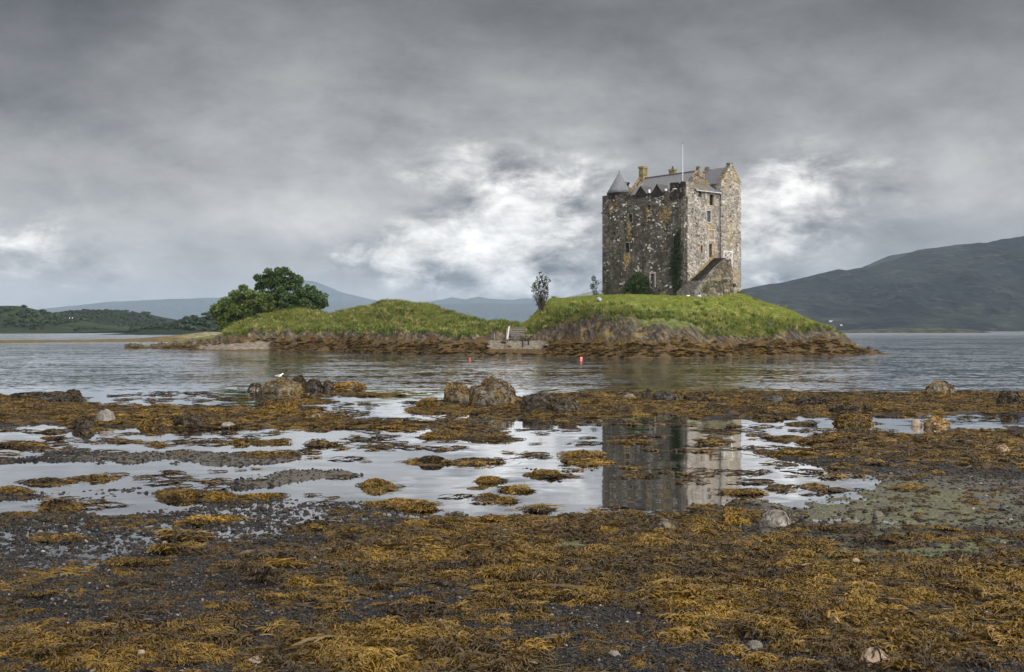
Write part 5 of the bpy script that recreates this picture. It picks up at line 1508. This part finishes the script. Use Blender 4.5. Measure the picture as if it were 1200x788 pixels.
# big rocks in the far weed bank
R(578, 475, 52, 30, RK_MID, 'largest boulder in the far weed bank, domed and draped in golden seaweed', 'boulder', .9, .2, 1, 'boulder', .34)
R(536, 472, 34, 22, RK_MID, 'blocky boulder in seaweed just left of the largest domed one', 'boulder', .6, .2, 2, 'boulder')
R(634, 482, 44, 19, RK_DARK, 'dark weedy rock just right of the largest domed boulder', 'rock', .7, .8, 3)
R(663, 484, 34, 15, RK_DARK, 'low black rock at the right end of the boulder heap, before the bare weed bank', 'rock', .4, .8, 4)
R(504, 478, 30, 9, RK_DARK, 'low dark hump at the left tip of the boulder heap', 'rock', .8, .2, 5)
# row of boulders in the shallows
R(298, 459, 16, 9, RK_PALE, 'pale stone at the left end of the boulder row in the shallows', 'rock', .2, .6, 6)
R(328, 461, 44, 16, RK_MID, 'widest boulder of the row in the shallows, weed-topped with a gull on it', 'boulder', .45, .2, 7, 'boulder', .30)
R(349, 458, 20, 17, RK_DARK, 'tall dark boulder right behind the widest one of the row in the shallows', 'boulder', .5, .8, 8, 'boulder', .16)
R(341, 460, 14, 5, RK_PALE, 'little pale stone at the foot of the widest boulder in the shallows', 'rock', 0, 0, 9)
R(366, 458, 20, 12, RK_DARK, 'round black boulder third from the right in the row in the shallows', 'boulder', .3, .8, 10, 'boulder', .14)
R(384, 457, 15, 10, RK_DARK, 'small black rock between the round boulder and the low wide one in the shallows', 'rock', .3, .8, 11)
R(408, 457, 40, 8, RK_DARK, 'low wide weedy rock at the right end of the row in the shallows', 'rock', .8, .2, 12)
R(330, 482, 32, 8, RK_DARK, 'dark weedy hump in front of the boulder row, on the next weed bank', 'rock', .9, .5, 13)
# left weed bank
R(122, 495, 23, 14, RK_PALE, 'pale rounded boulder in the left weed bank', 'boulder', 0, 0, 14, 'boulder', .12)
R(216, 501, 42, 14, RK_DARK, 'broad black rock in the left weed bank, right of the pale boulder', 'rock', .7, .8, 15)
R(84, 467, 18, 9, RK_DARK, 'small upright dark rock on the sea edge of the left weed bank', 'rock', .4, .8, 16)
R(44, 470, 70, 9, RK_DARK, 'long dark weedy ridge on the sea edge at the far left', 'rock', 1, .8, 17)
R(97, 500, 26, 10, RK_DARK, 'small dark rock at the waterline below the pale boulder', 'rock', .5, .8, 18)
R(180, 503, 36, 10, RK_DARK, 'dark weedy rock left of the broad black one in the left weed bank', 'rock', .9, .5, 19)
R(266, 500, 16, 5, RK_PALE, 'small flat pale stone at the right end of the left weed bank', 'rock', 0, 0, 20)
R(308, 487, 18, 6, RK_DARK, 'little dark rock with weed at the near edge of the shallows', 'rock', .6, .5, 21)
R(366, 491, 28, 9, RK_MID, 'brownish rock half in weed, right of the left bank', 'rock', .5, .3, 22)
# right weed bank
R(907, 472, 24, 10, RK_DARK, 'smooth black boulder standing out of the right weed bank', 'boulder', .1, .8, 23, 'boulder', .12)
R(1105, 462, 33, 14, RK_MID, 'boulder with a cap of golden weed, alone in the open water on the right', 'boulder', .3, .2, 24, 'boulder', .14)
R(1185, 475, 27, 15, RK_DARK, 'dark weed-covered boulder at the right edge of the far weed bank', 'boulder', .6, .8, 25, 'boulder', .16)
R(780, 470, 30, 10, RK_DARK, 'wide dark rock in the far weed bank, below the castle', 'rock', .2, .8, 26)
R(758, 469, 10, 12, RK_DARK, 'narrow upright dark rock at the left end of the dark group below the castle', 'rock', .1, .8, 27)
R(738, 468, 16, 6, RK_MID, 'small grey-brown rock left of the narrow upright one', 'rock', 0, 0, 28)
R(816, 470, 30, 8, RK_DARK, 'low dark rock right of the wide one below the castle', 'rock', .5, .8, 29)
R(1075, 501, 13, 9, RK_TAN, 'small tan boulder standing in the right-hand pool', 'boulder', 0, 0, 30, 'boulder', .1)
R(1101, 502, 27, 11, RK_TAN, 'tan rock under a brown weed cap, in the right-hand pool', 'rock', .5, .3, 31)
R(1002, 499, 40, 12, RK_DARK, 'pointed weedy rock in the middle of the right-hand pool', 'rock', 1, .3, 32)
R(1177, 532, 18, 10, RK_TAN, 'tan stone half sunk in the weed near the right edge', 'rock', .1, 0, 33)
R(950, 474, 36, 7, RK_DARK, 'long low dark rock just right of the smooth black boulder, in the right weed bank', 'rock', .6, .8, 34)
R(1000, 484, 46, 9, RK_DARK, 'dark hump of weed at the near edge of the right weed bank', 'rock', .9, .8, 35)
# weed-covered humps in and round the pools
def hump(px, py, w, h_, label, dark=.3, cover=1.0, seed=40):
    o = rock(px, py, w * .74, h_ * .55, RK_DARK, label, 'weedy rock', cover, dark, seed, 'weedy_rock', .22)
    o.location.z -= .05
    return o
hump(65, 597, 54, 21, 'round dark weed dome at the near edge of the left pool', .8)
hump(212, 585, 46, 16, 'steep weed mound on the pool edge, left of its golden twin', .3)
hump(261, 587, 44, 17, 'golden weed mound on the pool edge, right of its darker twin', .1)
hump(305, 585, 66, 10, 'low golden tail of weed stretching right from the twin mounds', .1)
hump(50, 569, 70, 14, 'brown weed hump standing in the left pool', .8)
hump(95, 565, 60, 6, 'thin flat weed strip trailing right from the brown hump in the left pool', .6)
hump(12, 580, 36, 10, 'golden clump at the left edge of the photo', .1)
hump(22, 522, 62, 8, 'dark flat weed bar at the left edge of the upper left pool', .8)
hump(55, 515, 24, 6, 'small weed islet in the upper left pool', .5)
hump(184, 524, 26, 4, 'sliver of weed in the middle of the upper left pool', .3)
hump(283, 521, 28, 13, 'knobbly dark weed lump on the right shore of the upper left pool', .8)
hump(318, 521, 52, 6, 'flat weed tongue running right from the knobbly lump', .5)
hump(314, 536, 64, 11, 'smooth oblong weed islet in the pale water left of centre', .5)
hump(375, 522, 34, 10, 'dark weed lump right of the oblong islet', .8)
hump(440, 571, 52, 15, 'golden weed hummock at the left shore of the big central pool', .2)
hump(505, 543, 44, 14, 'left and taller half of the long weed bar in the central pool', .6)
hump(552, 543, 60, 9, 'right and lower half of the long weed bar in the central pool', .7)
hump(573, 565, 44, 11, 'brown weed islet in the central pool between two golden ones', .5)
hump(641, 557, 46, 11, 'golden flat-topped islet in the middle of the central pool', .1)
hump(683, 538, 44, 19, 'cone-shaped weed mound left of the castle reflection', .4)
hump(698, 543, 66, 6, 'flat weed apron at the foot of the cone-shaped mound', .2)
hump(574, 585, 20, 8, 'small round golden clump near the front of the central pool', .1)
hump(596, 591, 32, 9, 'ragged brown clump near the front of the central pool', .5)
hump(632, 598, 24, 4, 'thin golden clump at the very front shore of the central pool', .1)
hump(553, 574, 24, 4, 'tiny dark sliver in the central pool above the round clump', .8)
hump(602, 577, 34, 4, 'thin dark weed sliver right of the tiny one in the central pool', .8)
hump(745, 560, 48, 9, 'long golden islet inside the castle reflection', .2)
hump(745, 519, 60, 5, 'flat weed bar across the top of the castle reflection', .3)
hump(835, 519, 42, 7, 'golden weed islet at the right edge of the castle reflection', .1)
hump(862, 579, 46, 8, 'dark weed islet just right of the foot of the castle reflection', .7)
hump(912, 572, 30, 5, 'small weed islet in the front right pool, left of the peaked one', .5)
hump(954, 572, 36, 9, 'peaked brown weed islet in the front right pool', .5)
hump(1055, 577, 38, 8, 'dark weed lump on the green mud at the right', .8)
hump(900, 492, 46, 7, 'brown weed bar at the left end of the right-hand pool', .7)
hump(941, 499, 46, 7, 'lumpy weed bar in the right-hand pool, left of the pointed rock', .6)
hump(470, 594, 90, 13, 'long golden weed bank on the shingle left of the central pool front', .2)
hump(236, 613, 72, 12, 'low golden weed pile on the wet shingle, uppermost of the left group', .1)
hump(218, 631, 58, 11, 'dark-topped weed pile on the wet shingle, in the middle of the left group', .7)
hump(70, 633, 60, 9, 'golden weed strip on the wet shingle at far left', .1)
hump(213, 649, 50, 11, 'dark weed pile, lowest of the left group on wet shingle', .8)
hump(330, 662, 46, 20, 'tall dark weed mound on the shingle, left of centre in the foreground', .8)
hump(372, 622, 80, 17, 'dark weed-covered ridge beside the speckled shallows', .7)
hump(150, 670, 70, 9, 'long black weed roll on the left foreground shingle', .8)
hump(490, 722, 110, 18, 'mat of dark stringy weed in the middle of the foreground', .9, 1.3)
hump(866, 615, 46, 17, 'shaggy weed-draped rock left of the pale foreground boulder', .3, 1.2)
# foreground stones
R(912, 617, 42, 17, RK_PALE, 'pale lichen-patched boulder at the near edge of the pool', 'boulder', .08, .8, 60, 'boulder', .14)
R(779, 624, 36, 14, RK_MID, 'grey boulder with a fringe of thin weed, below the castle reflection', 'boulder', .15, .8, 61, 'boulder', .14)
R(1027, 780, 34, 19, RK_TAN, 'domed brown stone at the bottom right of the foreground', 'stone', .04, .8, 62, 'stone', .12)
R(1004, 664, 12, 9, RK_TAN, 'small tan stone on the green algae at the right', 'stone', 0, 0, 63, 'stone', .12)
R(720, 770, 16, 6, RK_PALE, 'small flat pale stone on dark pebbles, centre bottom', 'stone', 0, 0, 64, 'stone', .2)
R(976, 731, 20, 10, RK_PALE, 'pale angular stone among the weed, right foreground', 'stone', .1, .3, 65, 'stone', .3)
R(300, 777, 20, 7, RK_TAN, 'reddish flat stone at the bottom, left of centre', 'stone', 0, 0, 66, 'stone', .2)
R(165, 768, 10, 6, RK_TAN, 'little pinkish stone at the bottom left', 'stone', 0, 0, 67, 'stone', .15)
R(524, 741, 10, 6, RK_PALE, 'tiny white stone on the shingle, in front of the dark weed mat', 'stone', 0, 0, 68, 'stone', .12)
R(885, 760, 18, 8, RK_MID, 'grey-brown wedge of stone in the pebbles, right of the flat pale one', 'stone', 0, 0, 69, 'stone', .3)
R(1030, 606, 12, 7, RK_MID, 'small grey stone on the mud at the right', 'stone', 0, 0, 70, 'stone', .2)

# ================================================================== SMALL THINGS ROUND THE ISLAND
def gull(loc, label, flying=False, yaw=0.0, s=1.0, size=.42):
    root = empty('gull', loc, yaw); tag(root, label, 'gull')
    GW = plain('gull_white', (.80, .80, .79), .7, .2, .04); GG = plain('gull_grey', (.30, .31, .33), .7, .2, .1); GY = plain('gull_beak', (.55, .33, .04), .5, .3, .1)
    L = size * s
    z0 = 0.0 if flying else L * .30
    b_ = MB().tube([(-.55 * L, 0, z0 + .16 * L), (-.32 * L, 0, z0 + .15 * L), (0, 0, z0 + .14 * L), (.26 * L, 0, z0 + .2 * L), (.36 * L, 0, z0 + .34 * L), (.44 * L, 0, z0 + .42 * L), (.53 * L, 0, z0 + .42 * L), (.58 * L, 0, z0 + .41 * L)],
                   [.02 * L, .08 * L, .17 * L, .15 * L, .09 * L, .095 * L, .07 * L, .02 * L], 10)
    b_.build('body', GW, root, True)
    MB().tube([(.57 * L, 0, z0 + .41 * L), (.68 * L, 0, z0 + .38 * L)], [.025 * L, .008 * L], 6).build('beak', GY, root)
    for sd_ in (-1, 1):
        w = MB()
        if flying:
            P = [(.16, .12, .22), (.10, .55, .42), (-.02, 1.15, .30), (-.14, 1.12, .29), (-.14, .5, .38), (-.14, .12, .20)]
        else:
            P = [(.2, .165, .22), (.05, .175, .28), (-.6, .05, .19), (-.5, .08, .12), (-.1, .165, .10)]
        w.prism([(x * L, sd_ * y * L, z0 + z * L) for x, y, z in P], (0, sd_ * .004, .022 * L)).build('wing', GG if not flying else GW, root)
        if not flying:
            MB().tube([(0, sd_ * .06 * L, z0 + .02 * L), (.02 * L, sd_ * .06 * L, 0)], [.015 * L, .012 * L], 5).build('leg', GY, root)
    return root
Yg = depth_on(461, .02) + .5
gull(at(327, 444.6, Yg), 'white gull standing on the widest boulder in the shallows', yaw=math.radians(10), s=.95)
gull(at(973.5, 377.5, 230), 'white gull flying low over the water, higher of the two right of the island', True, math.radians(20), 1.0, .62)
gull(at(986.0, 382.0, 245), 'white gull skimming the water, lower of the two right of the island', True, math.radians(160), .9, .62)

def buoy(px, py, c, label, s=.30):
    Y = depth_on(py, 0); root = empty('buoy', ((px - 600) / F * Y, Y, 0)); tag(root, label, 'buoy')
    m = plain('buoy_plastic', c, .45, .4, .1)
    MB().tube([(0, 0, -.5 * s), (0, 0, -.25 * s), (0, 0, .25 * s), (0, 0, .75 * s), (0, 0, 1.05 * s), (0, 0, 1.2 * s)], [.2 * s, .75 * s, s, .8 * s, .35 * s, .16 * s], 14).build('float', m, root, True)
    q = MB()
    for k in range(8):
        a0 = k * math.pi / 4; a1 = a0 + math.pi / 4
        q.tube([(0, math.cos(a0) * .16 * s, 1.3 * s + math.sin(a0) * .16 * s), (0, math.cos(a1) * .16 * s, 1.3 * s + math.sin(a1) * .16 * s)], [.04 * s, .04 * s], 5)
    q.build('ring', IRON, root)
buoy(681, 420.6, (.75, .22, .24), 'pink mooring buoy floating off the castle knoll', .17)
buoy(550.5, 421.4, (.50, .05, .04), 'red mooring buoy floating off the low mound', .14)

# landing place: timber steps, white post, posts and a bench frame
def isl_z(X, Y): return float(island_eval(np.array([X]), np.array([Y]), False)[0][0])
GREYW = plain('grey_driftwood', (.17, .155, .135), .85, .2, .3, 5.0)
DARKW = plain('tarred_timber', (.028, .022, .017), .8, .25, .4, 5.0)
Ys = 157.6
c = at(605, 398.5, Ys)
ls = empty('timber_steps', (c.x, Ys, 0)); tag(ls, 'grey timber landing steps between the two mounds, above the little beach', 'steps')
zb = CH - (398.5 - HZ) / F * Ys; ztp = CH - (386.0 - HZ) / F * (Ys + 3)
for k in range(6):
    t = k / 5; zz = zb + (ztp - zb) * t
    MB().box(-1.25, 1.35, k * .55, k * .55 + .12, zz - .05, zz + .16).build('riser', GREYW, ls, jitter=.02)
    MB().box(-1.25, 1.35, k * .55 - .12, k * .55 + .45, zz + .165, zz + .21).build('tread', GREYW, ls, jitter=.02)
for xx in (-1.35, 1.45):
    MB().prism([(xx - .06, -.2, zb - .6), (xx - .06, 3.2, zb - .6), (xx - .06, 3.2, ztp + .1), (xx - .06, -.2, zb + .1)], (.10, 0, 0)).build('stringer', GREYW, ls)
def post(px, py0, py1, Y, r, mat, label, dxp=0.0, cat='post', sq=False):
    p0 = at(px, py0, Y); p1 = at(px + dxp, py1, Y); root = empty('post', p0); tag(root, label, cat)
    d_ = p1 - p0
    MB().tube([(0, 0, -.5), d_ * .5, d_], [r, r, r * .95], 4 if sq else 9).build('shaft', mat, root)
    MB().tube([d_ , d_ + Vector((0, 0, .05))], [r * 1.25, r * 1.0], 4 if sq else 9).build('cap', mat, root)
post(594.6, 393.5, 383.0, 157.2, .10, OLDWHITE, 'leaning white post at the left of the landing steps', 2.2, sq=True)
post(612.4, 405.5, 399.8, 154.0, .11, DARKW, 'short dark mooring post on the beach, left one of the pair')
post(619.4, 404.8, 398.4, 154.5, .11, DARKW, 'short dark mooring post on the beach, right one of the pair')
post(579.5, 400.5, 391.5, 156.4, .08, GREYW, 'thin pale post on the weedy rocks left of the landing steps')
c = at(616.5, 398.5, 157.0)
bf = empty('bench', c); tag(bf, 'rough timber bench on the beach beside the landing steps', 'bench')
MB().box(-.85, .85, -.25, .25, .62, .70).build('seat', GREYW, bf, jitter=.02)
for xx in (-.7, .7): MB().box(xx - .06, xx + .06, -.22, .22, -.4, .615).build('leg', DARKW, bf)
MB().box(-.64, .64, -.04, .04, .2, .3).build('stretcher', DARKW, bf)

# on the lawn
c = at(702.3, 354.5, 154.0); zt0 = isl_z(c.x, c.y)
lw = empty('boulder', (c.x, c.y, zt0)); tag(lw, 'small blue-grey boulder on the lip of the lawn, left of the castle', 'boulder')
bm = bmesh.new(); bmesh.ops.create_icosphere(bm, subdivisions=3, radius=.34)
for v in bm.verts: v.co *= 1 + .3 * mnoise.noise(v.co * 3.0); v.co.z = v.co.z * .95 + .28
me = bpy.data.meshes.new('stone'); bm.to_mesh(me); bm.free()
link_mesh('stone', me, plain('blue_grey_stone', (.22, .25, .31), .8, .2, .3), lw, True)
def lawn_stone(px, py, Y, r, colr, label):
    p = at(px, py, Y); root = empty('stone', (p.x, p.y, isl_z(p.x, p.y))); tag(root, label, 'stone')
    bm = bmesh.new(); bmesh.ops.create_icosphere(bm, subdivisions=2, radius=r)
    for v in bm.verts: v.co *= 1 + .4 * mnoise.noise(v.co * 2.6 / r * .4 + Vector((px, 0, 0))); v.co.z = v.co.z * .8 + r * .4
    me = bpy.data.meshes.new('stone'); bm.to_mesh(me); bm.free()
    link_mesh('stone', me, plain('loose_stone', colr, .85, .2, .25), root, True)
lawn_stone(806.5, 348.5, 154.4, .30, (.62, .60, .56), 'white stone at the foot of the castle stair')
lawn_stone(819.0, 348.0, 155.2, .32, (.30, .33, .38), 'bluish stone lying in front of the castle stair')
lawn_stone(902.0, 366.0, 156.0, .42, (.045, .05, .055), 'dark stone in the grass on the right slope of the knoll')
bd = empty('plank', CC + VX * on_right(849.0, 345, -1.6)[0] + VY * -1.6 + Vector((0, 0, 8.7)), CA); tag(bd, 'white plank leaning on the masonry at the right foot of the castle', 'plank')
MB().prism([(-.35, 0, 0), (-.10, 0, -.1), (.38, .25, 1.25), (.14, .25, 1.32)], (0, .08, 0)).build('board', WHITEP, bd)
MB().box(-.2, .3, .09, .16, .5, .6).build('batten', GREYW, bd)

# white cottages far off on the left-hand shore
def cottage(px, py, key, L, Wd, H, label):
    X_, Y_, Z_, rows = HILL_GRIDS[key]
    X_, Y_, Z_ = X_[:rows], Y_[:rows], Z_[:rows]
    dd = (600 + F * X_ / Y_ - px) ** 2 + (HZ + (CH - Z_) * F / Y_ - py) ** 2
    i_ = np.unravel_index(np.argmin(dd), dd.shape); p = Vector((X_[i_], Y_[i_], Z_[i_])); root = empty('cottage', p, math.radians(12)); tag(root, label, 'cottage')
    MB().prism([(-L, -Wd, -2), (L, -Wd, -2), (L, -Wd, H), (-L, -Wd, H)], (0, 2 * Wd, 0)).build('wall', WHITEP, root)
    rf = MB(); rf.prism([(-L - .3, -Wd - .4, H + .005), (-L - .3, Wd + .4, H + .005), (-L - .3, 0, H + Wd * .9)], (2 * L + .6, 0, 0)); ro = rf.build('roof', SLATE, root)
    for s_ in (-1, 1): MB().box(s_ * L * .8 - .4, s_ * L * .8 + .4, -.5, .5, H + Wd * .5, H + Wd * .9 + 1.3).build('chimney', WHITEP, ro)
    for xx in (-.55, .0, .55): MB().box(xx * L - .5, xx * L + .5, -Wd - .05, -Wd + .02, H * .3, H * .8).build('window', GLASS, root)
cottage(83.5, 376.5, 31, 2.4, 1.7, 1.9, 'white cottage higher on the dark wooded hill at far left')
cottage(100.5, 383.2, 31, 2.2, 1.6, 1.6, 'white cottage lower by the water at the foot of the wooded hill')

# ferns and ivy rooted in the stair flank
fx = empty('climber', stx.location, CA); tag(fx, 'patchy ferns and ivy growing on the flank of the stone stair', 'climber')
cs = []
for k in range(26):
    xa = random.uniform(xs7 + .6, x1 + .9); zmax = zg + (xa - x0) / (x1 - x0) * (z1 - zg) - .5
    zz = random.uniform(zg + .2, max(zg + .4, zmax))
    cs.append(np.array([xa, W1 - .06, zz]) + RNG.normal(0, 1, (26, 3)) * np.array([.26, .06, .20]))
link_mesh('foliage', leaf_mesh('foliage', np.concatenate(cs), .075), FOL_BRIGHT, fx)
st_ = MB().tube([(x1 - 1, W1 - .03, zg - .3), (x1 - 1.2, W1 - .03, zg + 1.4), (x1 - .8, W1 - .03, zg + 2.6)], [.05, .04, .02], 6); st_.build('stem', BARK, fx, True)
